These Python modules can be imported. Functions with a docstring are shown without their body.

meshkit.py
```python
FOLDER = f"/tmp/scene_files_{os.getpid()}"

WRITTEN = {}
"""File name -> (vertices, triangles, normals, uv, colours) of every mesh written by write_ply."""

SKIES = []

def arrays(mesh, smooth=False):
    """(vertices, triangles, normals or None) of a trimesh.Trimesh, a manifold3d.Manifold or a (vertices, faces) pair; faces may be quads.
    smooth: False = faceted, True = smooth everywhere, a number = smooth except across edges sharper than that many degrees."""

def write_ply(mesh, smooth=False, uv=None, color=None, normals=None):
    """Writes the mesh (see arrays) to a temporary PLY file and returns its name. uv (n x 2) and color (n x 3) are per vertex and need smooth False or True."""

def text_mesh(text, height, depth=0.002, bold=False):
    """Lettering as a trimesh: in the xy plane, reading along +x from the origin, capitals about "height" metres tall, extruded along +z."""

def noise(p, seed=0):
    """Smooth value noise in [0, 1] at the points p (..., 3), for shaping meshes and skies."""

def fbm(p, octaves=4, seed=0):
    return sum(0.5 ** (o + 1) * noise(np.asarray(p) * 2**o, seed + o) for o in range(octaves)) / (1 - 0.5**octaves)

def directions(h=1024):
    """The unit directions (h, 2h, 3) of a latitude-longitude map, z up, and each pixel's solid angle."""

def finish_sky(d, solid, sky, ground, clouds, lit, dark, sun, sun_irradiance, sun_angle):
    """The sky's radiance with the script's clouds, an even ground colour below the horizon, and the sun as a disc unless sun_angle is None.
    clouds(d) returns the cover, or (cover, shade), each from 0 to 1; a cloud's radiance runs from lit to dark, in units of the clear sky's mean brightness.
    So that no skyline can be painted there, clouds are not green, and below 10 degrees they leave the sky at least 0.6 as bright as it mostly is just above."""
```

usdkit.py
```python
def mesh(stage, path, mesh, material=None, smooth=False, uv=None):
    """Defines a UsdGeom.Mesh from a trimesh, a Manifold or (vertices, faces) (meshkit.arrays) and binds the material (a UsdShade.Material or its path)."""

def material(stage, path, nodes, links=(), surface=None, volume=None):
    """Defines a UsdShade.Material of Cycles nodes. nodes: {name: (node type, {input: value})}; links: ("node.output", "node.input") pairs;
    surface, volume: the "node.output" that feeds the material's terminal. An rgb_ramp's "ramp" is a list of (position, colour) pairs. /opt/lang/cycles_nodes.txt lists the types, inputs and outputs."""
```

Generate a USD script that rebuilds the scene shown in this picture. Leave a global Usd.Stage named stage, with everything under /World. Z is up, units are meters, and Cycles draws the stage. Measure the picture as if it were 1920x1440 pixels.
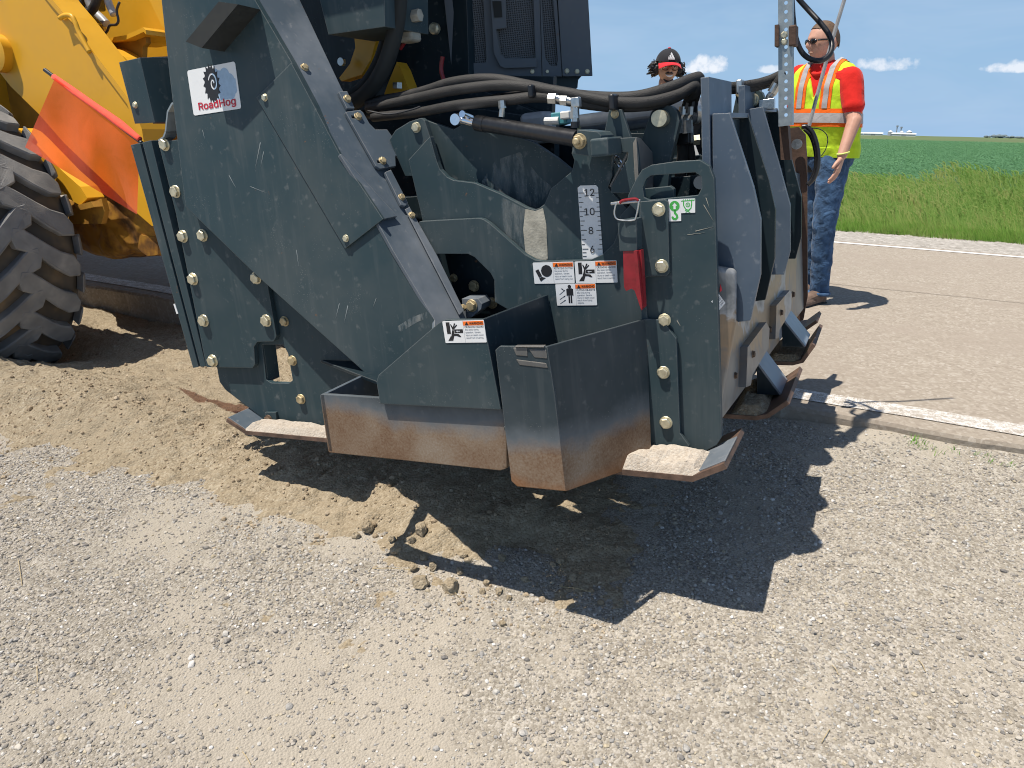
import math, numpy as np, trimesh, usdkit, meshkit
import manifold3d as m3
import shapely
from shapely.geometry import Polygon, Point, LineString, box as sbox
from shapely import affinity
from shapely.ops import unary_union
from pxr import Usd, UsdGeom, UsdLux, UsdShade, Gf, Sdf, Vt

stage = Usd.Stage.CreateInMemory()
UsdGeom.SetStageUpAxis(stage, UsdGeom.Tokens.z)
UsdGeom.SetStageMetersPerUnit(stage, 1.0)
UsdGeom.Xform.Define(stage, '/World')
UsdGeom.Scope.Define(stage, '/World/Looks')

# ------------------------------------------------------------------ camera, sky, sun, exposure
FOC, ROLL, CAMZ = 1420.0, math.atan(.0224), 1.12
CR, SR = math.cos(ROLL), math.sin(ROLL)
PITCH = math.atan((720 - 237) * CR / FOC)
CP, SP = math.cos(PITCH), math.sin(PITCH)
EXPOSURE = 0.37
SUN_DIR = np.array([-.368, -.17, 1.0]); SUN_DIR /= np.linalg.norm(SUN_DIR)
SUN_EL, SUN_ROT = math.asin(SUN_DIR[2]), math.atan2(SUN_DIR[0], SUN_DIR[1])
SKY_STRENGTH, SUN_INTENSITY = 0.078, 1.25


def cam2w(x, y, z):
    """camera axes (right, down, forward) to world axes, camera at the origin"""
    xr, yd = CR * x + SR * y, -SR * x + CR * y
    return np.array([xr, z * CP - yd * SP, -(z * SP + yd * CP)])


cam = UsdGeom.Camera.Define(stage, '/World/camera')
cam.CreateFocalLengthAttr(36.0 * FOC / 1920); cam.CreateHorizontalApertureAttr(36.0); cam.CreateVerticalApertureAttr(27.0)
cam.CreateClippingRangeAttr(Gf.Vec2f(0.05, 4000)); cam.CreateExposureAttr(EXPOSURE)
_r, _u, _b = cam2w(1, 0, 0), -cam2w(0, 1, 0), -cam2w(0, 0, 1)
cam.AddTransformOp().Set(Gf.Matrix4d(*_r, 0, *_u, 0, *_b, 0, 0, 0, CAMZ, 1))

sun = UsdLux.DistantLight.Define(stage, '/World/sun')
sun.CreateIntensityAttr(SUN_INTENSITY); sun.CreateAngleAttr(0.5); sun.CreateColorAttr(Gf.Vec3f(1.0, 0.93, 0.83))
sun.CreateNormalizeAttr(True)
_z = SUN_DIR; _x = np.cross([0, 0, 1.0], _z); _x /= np.linalg.norm(_x); _y = np.cross(_z, _x)
sun.AddTransformOp().Set(Gf.Matrix4d(*_x, 0, *_y, 0, *_z, 0, 0, 0, 30, 1))


def ray(px, py):
    return cam2w(px - 960, py - 720, FOC)


def sky_material():
    n = {"sky": ("sky_texture", {"sky_type": "single_scattering", "sun_disc": False, "sun_elevation": SUN_EL, "sun_rotation": SUN_ROT,
                                 "air_density": 1.0, "aerosol_density": 0.6, "ozone_density": 1.8, "altitude": 200.0}),
         "tc": ("texture_coordinate", {}), "bg": ("background_shader", {"strength": SKY_STRENGTH}),
         "wn": ("noise_texture", {"scale": 46.0, "detail": 7.0, "roughness": .58}),
         "hm": ("mapping", {"scale": (2.2, 2.2, 9.0)}), "hn": ("noise_texture", {"scale": 1.6, "detail": 5.0, "roughness": .6, "distortion": .4}),
         "hr": ("map_range", {"from_min": .44, "from_max": .80, "to_min": 0.0, "to_max": .5, "clamp": True})}
    L = [("tc.generated", "wn.vector"), ("tc.generated", "hm.vector"), ("hm.vector", "hn.vector"), ("hn.fac", "hr.value")]
    prev = None
    for i, (px, py, w, h, amp) in enumerate([(1322, 128, 34, 19, 1.0), (1306, 134, 26, 9, 1.0), (1436, 132, 28, 9, .75), (1662, 126, 48, 15, .8), (1690, 122, 26, 12, .8), (1905, 130, 40, 12, .9), (2050, 120, 60, 24, .9), (700, 90, 90, 30, .9)]):
        c = ray(px, py); c /= np.linalg.norm(c); rt = np.cross(c, [0, 0, 1]); rt /= np.linalg.norm(rt); up = np.cross(rt, c)
        k = f"c{i}"
        n[k + "s"] = ("vector_math", {"math_type": "subtract", "vector2": tuple(c)})
        n[k + "x"] = ("vector_math", {"math_type": "dot_product", "vector2": tuple(rt * FOC / w)})
        n[k + "y"] = ("vector_math", {"math_type": "dot_product", "vector2": tuple(up * FOC / h)})
        n[k + "xx"] = ("math", {"math_type": "multiply"}); n[k + "yy"] = ("math", {"math_type": "multiply"})
        n[k + "yn"] = ("math", {"math_type": "minimum", "value2": 0.0}); n[k + "yq"] = ("math", {"math_type": "multiply_add", "value2": 1.4})
        n[k + "r"] = ("math", {"math_type": "add"})
        n[k + "d"] = ("math", {"math_type": "multiply_add", "value2": -5.2, "value3": 3.35})
        n[k + "t"] = ("math", {"math_type": "subtract"})
        n[k + "m"] = ("map_range", {"from_min": -.25, "from_max": .8, "to_min": 0.0, "to_max": amp, "clamp": True})
        L += [("tc.generated", k + "s.vector1"), (k + "s.vector", k + "x.vector1"), (k + "s.vector", k + "y.vector1"),
              (k + "y.value", k + "yn.value1"), (k + "yn.value", k + "yq.value1"), (k + "y.value", k + "yq.value3"),
              (k + "x.value", k + "xx.value1"), (k + "x.value", k + "xx.value2"), (k + "yq.value", k + "yy.value1"), (k + "yq.value", k + "yy.value2"),
              (k + "xx.value", k + "r.value1"), (k + "yy.value", k + "r.value2"), ("wn.fac", k + "d.value1"), (k + "d.value", k + "t.value1"), (k + "r.value", k + "t.value2"), (k + "t.value", k + "m.value")]
        if prev:
            n[k + "M"] = ("math", {"math_type": "maximum"}); L += [(prev, k + "M.value1"), (k + "m.result", k + "M.value2")]; prev = k + "M.value"
        else:
            prev = k + "m.result"
    n["sx"] = ("separate_xyz", {}); n["lo"] = ("map_range", {"from_min": .42, "from_max": .0, "to_min": 0.0, "to_max": .92, "clamp": True}); n["low"] = ("mix", {"color2": (3.0, 5.15, 8.1)})
    L += [("tc.generated", "sx.vector"), ("sx.z", "lo.value"), ("lo.result", "low.fac"), ("sky.color", "low.color1")]
    n["haze"] = ("mix", {"color2": (5.0, 6.5, 8.4)}); n["cl"] = ("mix", {"color2": (8.6, 9.1, 9.9)})
    L += [("hr.result", "haze.fac"), ("low.color", "haze.color1"), ("haze.color", "cl.color1"), (prev, "cl.fac"), ("cl.color", "bg.color")]
    return usdkit.material(stage, '/World/Looks/sky', n, L, surface="bg.background")


dome = UsdLux.DomeLight.Define(stage, '/World/sky')
UsdShade.MaterialBindingAPI.Apply(dome.GetPrim()).Bind(sky_material())
dome.GetPrim().SetCustomDataByKey('kind', 'structure')

# ------------------------------------------------------------------ frames: camera at the origin of both
def unit(v):
    return np.asarray(v, float) / np.linalg.norm(v)


WL = unit(ray(-1935, 572)); WD = unit(ray(1463, 5500)); WD = unit(WD - WL * (WL @ WD)); WN = np.cross(WD, WL)
AX, AY, AZ = -WL, WN, -WD                       # the milling attachment's axes: along, inwards, up
MROT = np.stack([AX, AY, AZ])                   # world -> machine
RD, PN = np.array([.8896, -.4567, 0.0]), np.array([.4567, .8896, 0.0])   # along the road (to the right), across it (away)


def mdir(px, py):
    return MROT @ ray(px, py)


def M(px, py, d):
    """the point of the attachment's plane y = d seen at a pixel, in the attachment's axes"""
    v = mdir(px, py); return v * d / v[1]


def onp(px, py, p0, n):
    v = mdir(px, py); return v * (p0 @ n) / (v @ n)


class Plane:
    def __init__(s, a, b, c):
        s.p, s.n = np.asarray(a, float), unit(np.cross(np.subtract(b, a), np.subtract(c, a)))
        if s.n @ s.p > 0: s.n = -s.n          # towards the camera
    def __call__(s, px, py):
        return onp(px, py, s.p, s.n)
    def off(s, t):
        q = Plane.__new__(Plane); q.p, q.n = s.p + s.n * t, s.n; return q


def P3(*a):
    return Plane(*[M(*q) for q in a])


def PY(d):
    return P3((900, 500, d), (1300, 500, d), (900, 800, d))


def W(px, py, perp):
    """the point at a distance across the road seen at a pixel, world axes, camera at the origin"""
    v = ray(px, py); return v * perp / (v @ PN)


class WPlane(Plane):
    def __call__(s, px, py):
        v = ray(px, py); return v * (s.p @ s.n) / (v @ s.n)


def proj(P):
    r, fw, dn = P[0], P[1], -P[2]
    z = fw * CP + dn * SP; yd = dn * CP - fw * SP
    return 960 + FOC * (CR * r - SR * yd) / z, 720 + FOC * (SR * r + CR * yd) / z


# ------------------------------------------------------------------ scene tree helpers
used = {}


def path_for(parent, name):
    base = (parent.GetPath().pathString if parent else '/World') + '/' + name
    k = used.get(base, 0); used[base] = k + 1
    return base if k == 0 else f'{base}_{k:03d}'


def props(prim, label=None, cat=None, group=None, kind=None):
    for k, v in (('label', label), ('category', cat), ('group', group), ('kind', kind)):
        if v: prim.SetCustomDataByKey(k, v)
    return prim


def thing(name, origin, label, cat, group=None, rot=None):
    x = UsdGeom.Xform.Define(stage, path_for(None, name))
    m = np.eye(3) if rot is None else rot      # rows are the axes in world space
    x.AddTransformOp().Set(Gf.Matrix4d(*m[0], 0, *m[1], 0, *m[2], 0, *map(float, origin), 1))
    return props(x.GetPrim(), label, cat, group)


def tm(mesh):
    if hasattr(mesh, 'to_mesh'):
        q = mesh.to_mesh(); return trimesh.Trimesh(np.array(q.vert_properties[:, :3], float), np.array(q.tri_verts), process=False)
    return mesh


def put(name, mesh, mat, parent=None, smooth=False, shift=None, **kw):
    if isinstance(mesh, (list, tuple)): mesh = trimesh.util.concatenate([tm(q) for q in mesh])
    mesh = tm(mesh).copy()
    mesh.remove_unreferenced_vertices()
    if shift is not None: mesh.vertices = mesh.vertices - shift
    g = usdkit.mesh(stage, path_for(parent, name), mesh, mat, smooth=smooth)
    return props(g.GetPrim(), **kw)


# ------------------------------------------------------------------ mesh helpers
def slab(P, t, holes=(), r=0.0, back=None):
    """a plate: its front outline as coplanar 3D points seen from the camera, t thick, away from the camera"""
    P = np.asarray(P, float); c = P.mean(0)
    n = np.zeros(3)
    for i in range(len(P)):
        n += np.cross(P[i] - c, P[(i + 1) % len(P)] - c)
    n = unit(n)
    if n @ c > 0: n = -n
    u = unit(np.cross([0, 0, 1.0], n) if abs(n[2]) < .9 else np.cross([1.0, 0, 0], n)); v = np.cross(n, u)
    to2 = lambda Q: np.stack([(np.asarray(Q) - c) @ u, (np.asarray(Q) - c) @ v], 1)
    pg = Polygon(to2(P)).buffer(0)
    if r: pg = pg.buffer(-r, quad_segs=4).buffer(2 * r, quad_segs=4).buffer(-r, quad_segs=4)
    for h in holes:
        hp = Polygon(to2(h)).buffer(0)
        if r: hp = hp.buffer(-r, quad_segs=3).buffer(r, quad_segs=3)
        pg = pg.difference(hp)
    out = []
    for g in getattr(pg, 'geoms', [pg]):
        if g.is_empty or g.area < 1e-9: continue
        e = trimesh.creation.extrude_polygon(g, abs(t), engine='earcut')
        x = e.vertices
        z = x[:, 2] - abs(t) if t > 0 else x[:, 2]
        e.vertices = c + x[:, :1] * u + x[:, 1:2] * v + z[:, None] * n
        out.append(e)
    return trimesh.util.concatenate(out)


def prism(A, B):
    """solid between two matching outlines (convex enough to be fan filled)"""
    A, B = np.asarray(A, float), np.asarray(B, float); k = len(A)
    v = np.vstack([A, B]); f = []
    for i in range(k):
        j = (i + 1) % k; f += [[i, j, k + j], [i, k + j, k + i]]
    for i in range(1, k - 1):
        f += [[0, i + 1, i], [k, k + i, k + i + 1]]
    m = trimesh.Trimesh(v, f, process=False); m.fix_normals(); return m


def obox(c, s, R=None, bev=0.0):
    """box with rounded edges, R rows are its axes"""
    s = np.asarray(s, float)
    if bev:
        o = [[sx * (s[0] / 2 - bev), sy * (s[1] / 2 - bev), sz * (s[2] / 2 - bev)] for sx in (-1, 1) for sy in (-1, 1) for sz in (-1, 1)]
        pts = []
        sp = trimesh.creation.icosphere(subdivisions=1, radius=bev).vertices
        for q in o: pts.append(sp + q)
        m = trimesh.convex.convex_hull(np.vstack(pts))
    else:
        m = trimesh.creation.box(extents=s)
    if R is not None: m.vertices = m.vertices @ np.asarray(R)
    m.vertices = m.vertices + np.asarray(c); return m


def frame(n):
    n = unit(n); a = np.array([0, 0, 1.0]) if abs(n[2]) < .9 else np.array([1.0, 0, 0])
    u = unit(np.cross(a, n)); return u, np.cross(n, u), n


def smooth_path(P, per=8):
    P = np.asarray(P, float)
    if len(P) < 3: return P
    Q = np.vstack([2 * P[0] - P[1], P, 2 * P[-1] - P[-2]]); out = []
    for i in range(1, len(Q) - 2):
        for t in np.linspace(0, 1, per, endpoint=False):
            a, b, c, d = Q[i - 1], Q[i], Q[i + 1], Q[i + 2]
            out.append(.5 * (2 * b + (c - a) * t + (2 * a - 5 * b + 4 * c - d) * t * t + (3 * b - a - 3 * c + d) * t ** 3))
    out.append(Q[-2]); return np.array(out)


def tube(P, r, seg=10, per=8, smooth=True, flat=None):
    P = smooth_path(P, per) if smooth else np.asarray(P, float)
    rr = np.interp(np.linspace(0, 1, len(P)), np.linspace(0, 1, len(np.atleast_1d(r))), np.atleast_1d(r))
    T = np.gradient(P, axis=0); T /= np.maximum(np.linalg.norm(T, axis=1, keepdims=True), 1e-9)
    u, v, _ = frame(T[0]); V = []
    for i in range(len(P)):
        u = unit(u - T[i] * (u @ T[i])); v = np.cross(T[i], u)
        for k in range(seg):
            a = 2 * math.pi * k / seg
            V.append(P[i] + rr[i] * (math.cos(a) * u + math.sin(a) * v))
    F = []
    for i in range(len(P) - 1):
        for k in range(seg):
            a, b = i * seg + k, i * seg + (k + 1) % seg
            F += [[a, b, b + seg], [a, b + seg, a + seg]]
    n = len(V); V += [P[0], P[-1]]
    for k in range(seg):
        F += [[n, (k + 1) % seg, k], [n + 1, (len(P) - 1) * seg + k, (len(P) - 1) * seg + (k + 1) % seg]]
    return trimesh.Trimesh(np.array(V), np.array(F), process=False)


def cyl(a, b, r, seg=20, r2=None):
    return tube([a, b], [r, r if r2 is None else r2], seg, smooth=False)


def lathe(c, n, prof, seg=20, phase=0.0):
    """prof: (radius, height along n) pairs"""
    u, v, n = frame(n); V, F = [], []
    for (r, h) in prof:
        for k in range(seg):
            a = 2 * math.pi * k / seg + phase
            V.append(np.asarray(c) + n * h + r * (math.cos(a) * u + math.sin(a) * v))
    for i in range(len(prof) - 1):
        for k in range(seg):
            a, b = i * seg + k, i * seg + (k + 1) % seg
            F += [[a, b, b + seg], [a, b + seg, a + seg]]
    m = len(prof) - 1
    V += [np.asarray(c) + n * prof[0][1], np.asarray(c) + n * prof[-1][1]]; k0 = len(V) - 2
    for k in range(seg):
        F += [[k0, (k + 1) % seg, k], [k0 + 1, m * seg + k, m * seg + (k + 1) % seg]]
    return trimesh.Trimesh(np.array(V), np.array(F), process=False)


RNG = np.random.default_rng(7)


def hexbolt(c, n, R, h=.62):
    ph = RNG.uniform(0, 1.05)
    w = lathe(c, n, [(R * .98, -.001), (R * 1.0, R * .10), (R * .93, R * .2)], 18)
    hx = lathe(c, n, [(R * .84, R * .15), (R * .84, R * (h - .02)), (R * .70, R * (h + .09))], 6, ph)
    return trimesh.util.concatenate([w, hx])


def pt2(poly):
    return [poly] if not hasattr(poly, 'geoms') else list(poly.geoms)


def flatmesh(poly, h):
    out = [trimesh.creation.extrude_polygon(g, h, engine='earcut') for g in pt2(poly) if g.area > 1e-9]
    return trimesh.util.concatenate(out)


def place2(mesh, O, u, v, n, z=0.0):
    """mesh in the xy plane of a sticker (u across, v up, n out)"""
    x = mesh.vertices; m = mesh.copy(); m.vertices = O + x[:, :1] * u + x[:, 1:2] * v + (x[:, 2:] + z) * n; return m


def rock(seed, sub=1, flat=.6, jag=.35):
    m = trimesh.creation.icosphere(subdivisions=sub, radius=1.0); v = m.vertices
    k = 1 + jag * (meshkit.fbm(v * 1.3 + seed * 7.1, 3, seed) * 2 - 1)
    v = v * k[:, None]; g = np.random.default_rng(seed)
    v = v * np.array([1.0, g.uniform(.6, .95), flat * g.uniform(.8, 1.15)])
    for _ in range(5):                         # broken facets
        n = unit(g.normal(size=3)); lim = g.uniform(.55, .85)
        s = v @ n; v = v - np.where(s > lim, s - lim, 0)[:, None] * n
    return trimesh.Trimesh(v, m.faces, process=False)

# ------------------------------------------------------------------ materials
MAT = {}


def mk(name, nodes, links, surface="p.BSDF"):
    MAT[name] = usdkit.material(stage, '/World/Looks/' + name, nodes, links, surface=surface); return MAT[name]


def simple(name, col, rough=.5, metal=0.0, var=.25, scale=14.0, bump=0.0, bscale=120.0, spec=.5, coat=0.0):
    c = np.array(col, float)
    n = {"tc": ("texture_coordinate", {}), "n": ("noise_texture", {"scale": scale, "detail": 5.0, "roughness": .62}),
         "r": ("rgb_ramp", {"ramp": [(.3, tuple(c * (1 - var))), (.5, tuple(c)), (.72, tuple(np.minimum(c * (1 + var), 1)))]}),
         "rr": ("map_range", {"from_min": .3, "from_max": .7, "to_min": max(rough - .1, .03), "to_max": min(rough + .12, 1), "clamp": True}),
         "p": ("principled_bsdf", {"metallic": metal, "specular_ior_level": spec, "coat_weight": coat})}
    L = [("tc.object", "n.vector"), ("n.fac", "r.fac"), ("r.color", "p.base_color"), ("n.fac", "rr.value"), ("rr.result", "p.roughness")]
    if bump:
        n["bn"] = ("noise_texture", {"scale": bscale, "detail": 3.0}); n["b"] = ("bump", {"strength": bump, "distance": .004})
        L += [("tc.object", "bn.vector"), ("bn.fac", "b.height"), ("b.normal", "p.normal")]
    return mk(name, n, L)


def paint(name, base, dusty, rough=.42, edge=(.17, .18, .18), rust=None, rustmask=None, dust=.5, bevel=.0035, dots=1.0, streak=True, spec=.18):
    """worn machine paint: dust film, pale speckles, scratches, bare bright edges, rust where rustmask says (object z)"""
    n = {"tc": ("texture_coordinate", {}), "geo": ("geometry", {}),
         "n1": ("noise_texture", {"scale": 3.2, "detail": 6.0, "roughness": .6}), "d1": ("map_range", {"from_min": .42, "from_max": .66, "to_min": 0.0, "to_max": dust, "clamp": True}),
         "m1": ("mix", {"color1": base, "color2": dusty}), "vmp": ("mapping", {"scale": (30.0, 30.0, 2.6)}), "vn": ("noise_texture", {"scale": 1.0, "detail": 5.0, "roughness": .62}), "vr": ("map_range", {"from_min": .52, "from_max": .78, "to_min": 0.0, "to_max": .26 * dust, "clamp": True}), "mv": ("mix", {"color2": (.15, .16, .16)}),
         "v": ("voronoi_texture", {"scale": 150.0, "randomness": 1.0}), "n2": ("noise_texture", {"scale": 9.0, "detail": 4.0}),
         "sz": ("map_range", {"from_min": .45, "from_max": .75, "to_min": .02, "to_max": .24, "clamp": True}), "vd": ("math", {"math_type": "subtract"}),
         "vm": ("map_range", {"from_min": 0.0, "from_max": .05, "to_min": 0.0, "to_max": .40 * dots, "clamp": True}),
         "m2": ("mix", {"color2": (.30, .31, .30)}),
         "sm": ("mapping", {"rotation": (.4, .9, .3), "scale": (260.0, 260.0, 9.0)}), "sn": ("noise_texture", {"scale": 1.0, "detail": 3.0, "roughness": .6}),
         "sr": ("map_range", {"from_min": .74, "from_max": .80, "to_min": 0.0, "to_max": .30, "clamp": True}), "m3": ("mix", {"color2": (.20, .22, .22)}),
         "bv": ("bevel", {"samples": 4, "radius": bevel}), "dt": ("vector_math", {"math_type": "dot_product"}),
         "n3": ("noise_texture", {"scale": 38.0, "detail": 3.0}), "em": ("math", {"math_type": "multiply_add", "value2": .16, "value3": .90}), "ed": ("math", {"math_type": "subtract"}),
         "er": ("map_range", {"from_min": 0.0, "from_max": .05, "to_min": 0.0, "to_max": .75, "clamp": True}), "m4": ("mix", {"color2": edge}),
         "rr": ("map_range", {"from_min": .35, "from_max": .7, "to_min": rough - .08, "to_max": rough + .2, "clamp": True}),
         "p": ("principled_bsdf", {"specular_ior_level": spec})}
    L = [("tc.object", "n1.vector"), ("n1.fac", "d1.value"), ("d1.result", "m1.fac"), ("tc.object", "v.vector"), ("tc.object", "n2.vector"), ("n2.fac", "sz.value"),
         ("sz.result", "vd.value1"), ("v.distance", "vd.value2"), ("vd.value", "vm.value"), ("tc.object", "vmp.vector"), ("vmp.vector", "vn.vector"), ("vn.fac", "vr.value"), ("m1.color", "mv.color1"), ("vr.result", "mv.fac"), ("mv.color", "m2.color1"), ("vm.result", "m2.fac"),
         ("tc.object", "sm.vector"), ("sm.vector", "sn.vector"), ("sn.fac", "sr.value"), ("m2.color", "m3.color1"), ("sr.result", "m3.fac"),
         ("bv.bevel", "dt.vector1"), ("geo.true_normal", "dt.vector2"), ("tc.object", "n3.vector"), ("n3.fac", "em.value1"), ("em.value", "ed.value1"), ("dt.value", "ed.value2"), ("ed.value", "er.value"),
         ("m3.color", "m4.color1"), ("er.result", "m4.fac"), ("bv.bevel", "p.normal"), ("n1.fac", "rr.value")]
    n.update({"cn": ("noise_texture", {"scale": 17.0, "detail": 6.0, "roughness": .7}), "cr": ("map_range", {"from_min": .685, "from_max": .72, "to_min": 0.0, "to_max": .7, "clamp": True}), "mc": ("mix", {"color2": (.16, .085, .045)})})
    L += [("tc.object", "cn.vector"), ("cn.fac", "cr.value"), ("m4.color", "mc.color1"), ("cr.result", "mc.fac")]
    last = "mc.color"
    if rust:
        z0, band, slope = rustmask          # object z where the rust starts, blend height, drop along object x
        n.update({"xyz": ("separate_xyz", {}), "rn": ("noise_texture", {"scale": 4.5, "detail": 7.0, "roughness": .62}),
                  "rz": ("math", {"math_type": "multiply_add", "value2": slope}), "ra": ("math", {"math_type": "multiply_add", "value2": .16}),
                  "rm": ("map_range", {"from_min": z0 + band / 2 + .08, "from_max": z0 - band / 2 + .08, "to_min": 0.0, "to_max": 1.0, "clamp": True}),
                  "gm": ("map_range", {"from_min": z0 + band * 1.4 + .08, "from_max": z0 + .08, "to_min": 0.0, "to_max": .65, "clamp": True}),
                  "m5": ("mix", {"color2": (.17, .19, .21)}), "m6": ("mix", {}),
                  "rf": ("noise_texture", {"scale": 160.0, "detail": 3.0, "roughness": .7}),
                  "rl": ("noise_texture", {"scale": 7.0, "detail": 4.0}), "rx": ("mix", {"fac": .55}),
                  "rr2": ("rgb_ramp", {"ramp": rust})})
        L += [("tc.object", "xyz.vector"), ("xyz.x", "rz.value1"), ("xyz.z", "rz.value3"), ("tc.object", "rn.vector"), ("rn.fac", "ra.value1"), ("rz.value", "ra.value3"),
              ("ra.value", "rm.value"), ("ra.value", "gm.value"), (last, "m5.color1"), ("gm.result", "m5.fac"), ("tc.object", "rf.vector"), ("tc.object", "rl.vector"),
              ("rf.color", "rx.color1"), ("rl.color", "rx.color2"), ("rx.color", "rr2.fac"), ("m5.color", "m6.color1"), ("rr2.color", "m6.color2"), ("rm.result", "m6.fac")]
        n.update({"oz": ("map_range", {"from_min": .150, "from_max": .085, "to_min": 0.0, "to_max": .75, "clamp": True}), "m7": ("mix", {"color2": (.26, .105, .032)})})
        L += [("ra.value", "oz.value"), ("m6.color", "m7.color1"), ("oz.result", "m7.fac")]
        last = "m7.color"
    L += [(last, "p.base_color"), ("rr.result", "p.roughness")]
    return mk(name, n, L)


TEAL, TEALD = (.030, .052, .061), (.058, .075, .080)
RUST = [(.36, (.11, .062, .036)), (.45, (.16, .10, .062)), (.52, (.205, .15, .105)), (.60, (.24, .195, .15)), (.70, (.32, .285, .24))]
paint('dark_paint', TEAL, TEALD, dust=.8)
paint('dark_paint_shaded', (.012, .022, .028), (.022, .032, .038), rough=.38, dust=.35, dots=.5)  # darker copy of the dark paint for inner faces and gaps in shade
paint('worn_skylit_paint', (.070, .092, .115), (.150, .170, .195), rough=.40, dust=1.0, edge=(.30, .30, .30))  # worn paint, with the sky sheen of upturned faces put into its colour
paint('rib_sky_paint', (.070, .098, .135), (.105, .135, .175), rough=.40, dust=.8, edge=(.30, .32, .34), dots=.7)  # lightened and blued so the ribs carry a sky reflection in their colour
paint('grey_paint', (.105, .120, .138), (.135, .15, .165), rough=.36, dust=.6, dots=.4)
paint('edge_steel', (.10, .10, .098), (.20, .19, .17), rough=.45, dust=1.0, edge=(.36, .33, .29))
paint('bucket_rust', (.040, .052, .060), (.085, .098, .106), dust=.8, rust=RUST, rustmask=(.195, .05, 0.03))
paint('flap_rust', (.030, .044, .052), (.062, .074, .082), dust=.8, rust=RUST, rustmask=(.150, .05, 0.0))
paint('gusset_skylit_steel', (.20, .235, .28), (.30, .32, .34), rough=.36, dust=1.0, edge=(.2, .12, .08), spec=.5)  # steel brightened in colour to stand in for skylight on the gusset top
simple('bolt_zinc', (.58, .53, .38), .42, .75, .3, 60, spec=.6)
simple('bolt_gold', (.42, .34, .20), .5, .5, .35, 60)
simple('bolt_rust', (.13, .085, .055), .7, .3, .4, 60)
simple('chrome', (.72, .73, .76), .14, 1.0, .08, 20)
simple('steel_fitting', (.50, .51, .50), .30, .9, .2, 30)
simple('black_hose', (.020, .019, .018), .62, 0, .5, 25, .5, 420)
simple('cable_black', (.014, .014, .016), .38, 0, .3, 30)
simple('black_gloss', (.012, .012, .013), .28, 0, .6, 12)
simple('cylinder_grey', (.055, .062, .07), .2, 0, .35, 10, coat=.4)
simple('red_paint', (.24, .012, .018), .35, 0, .3, 20)
simple('galvanised', (.30, .335, .34), .42, .55, .16, 40)
simple('rust_plate', (.085, .048, .032), .75, .1, .5, 9, .3, 90)
simple('rubber_black', (.014, .016, .015), .75, 0, .4, 30)
simple('label_white', (.70, .71, .71), .42, 0, .04, 8)
simple('label_black', (.012, .012, .014), .5, 0, .1, 8)
simple('label_text', (.20, .22, .25), .5, 0, .1, 8)
simple('label_orange', (.82, .16, .012), .45, 0, .06, 8)
simple('label_red', (.45, .012, .03), .45, 0, .1, 8)
simple('label_blue', (.30, .42, .55), .5, 0, .12, 60)
simple('label_green', (.05, .36, .06), .5, 0, .1, 8)
simple('label_grey', (.40, .42, .44), .5, 0, .1, 8)
simple('cream_dust', (.36, .34, .28), .9, 0, .3, 30, .3, 160)
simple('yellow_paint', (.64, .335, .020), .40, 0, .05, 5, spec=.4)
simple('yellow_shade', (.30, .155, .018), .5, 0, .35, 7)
simple('pipe_grey', (.34, .34, .34), .45, .1, .2, 20)
simple('cyan_plastic', (.06, .25, .30), .4, 0, .2, 20)
simple('shoe_sole', (.12, .075, .055), .6, .2, .5, 25, .2, 90)
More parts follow.
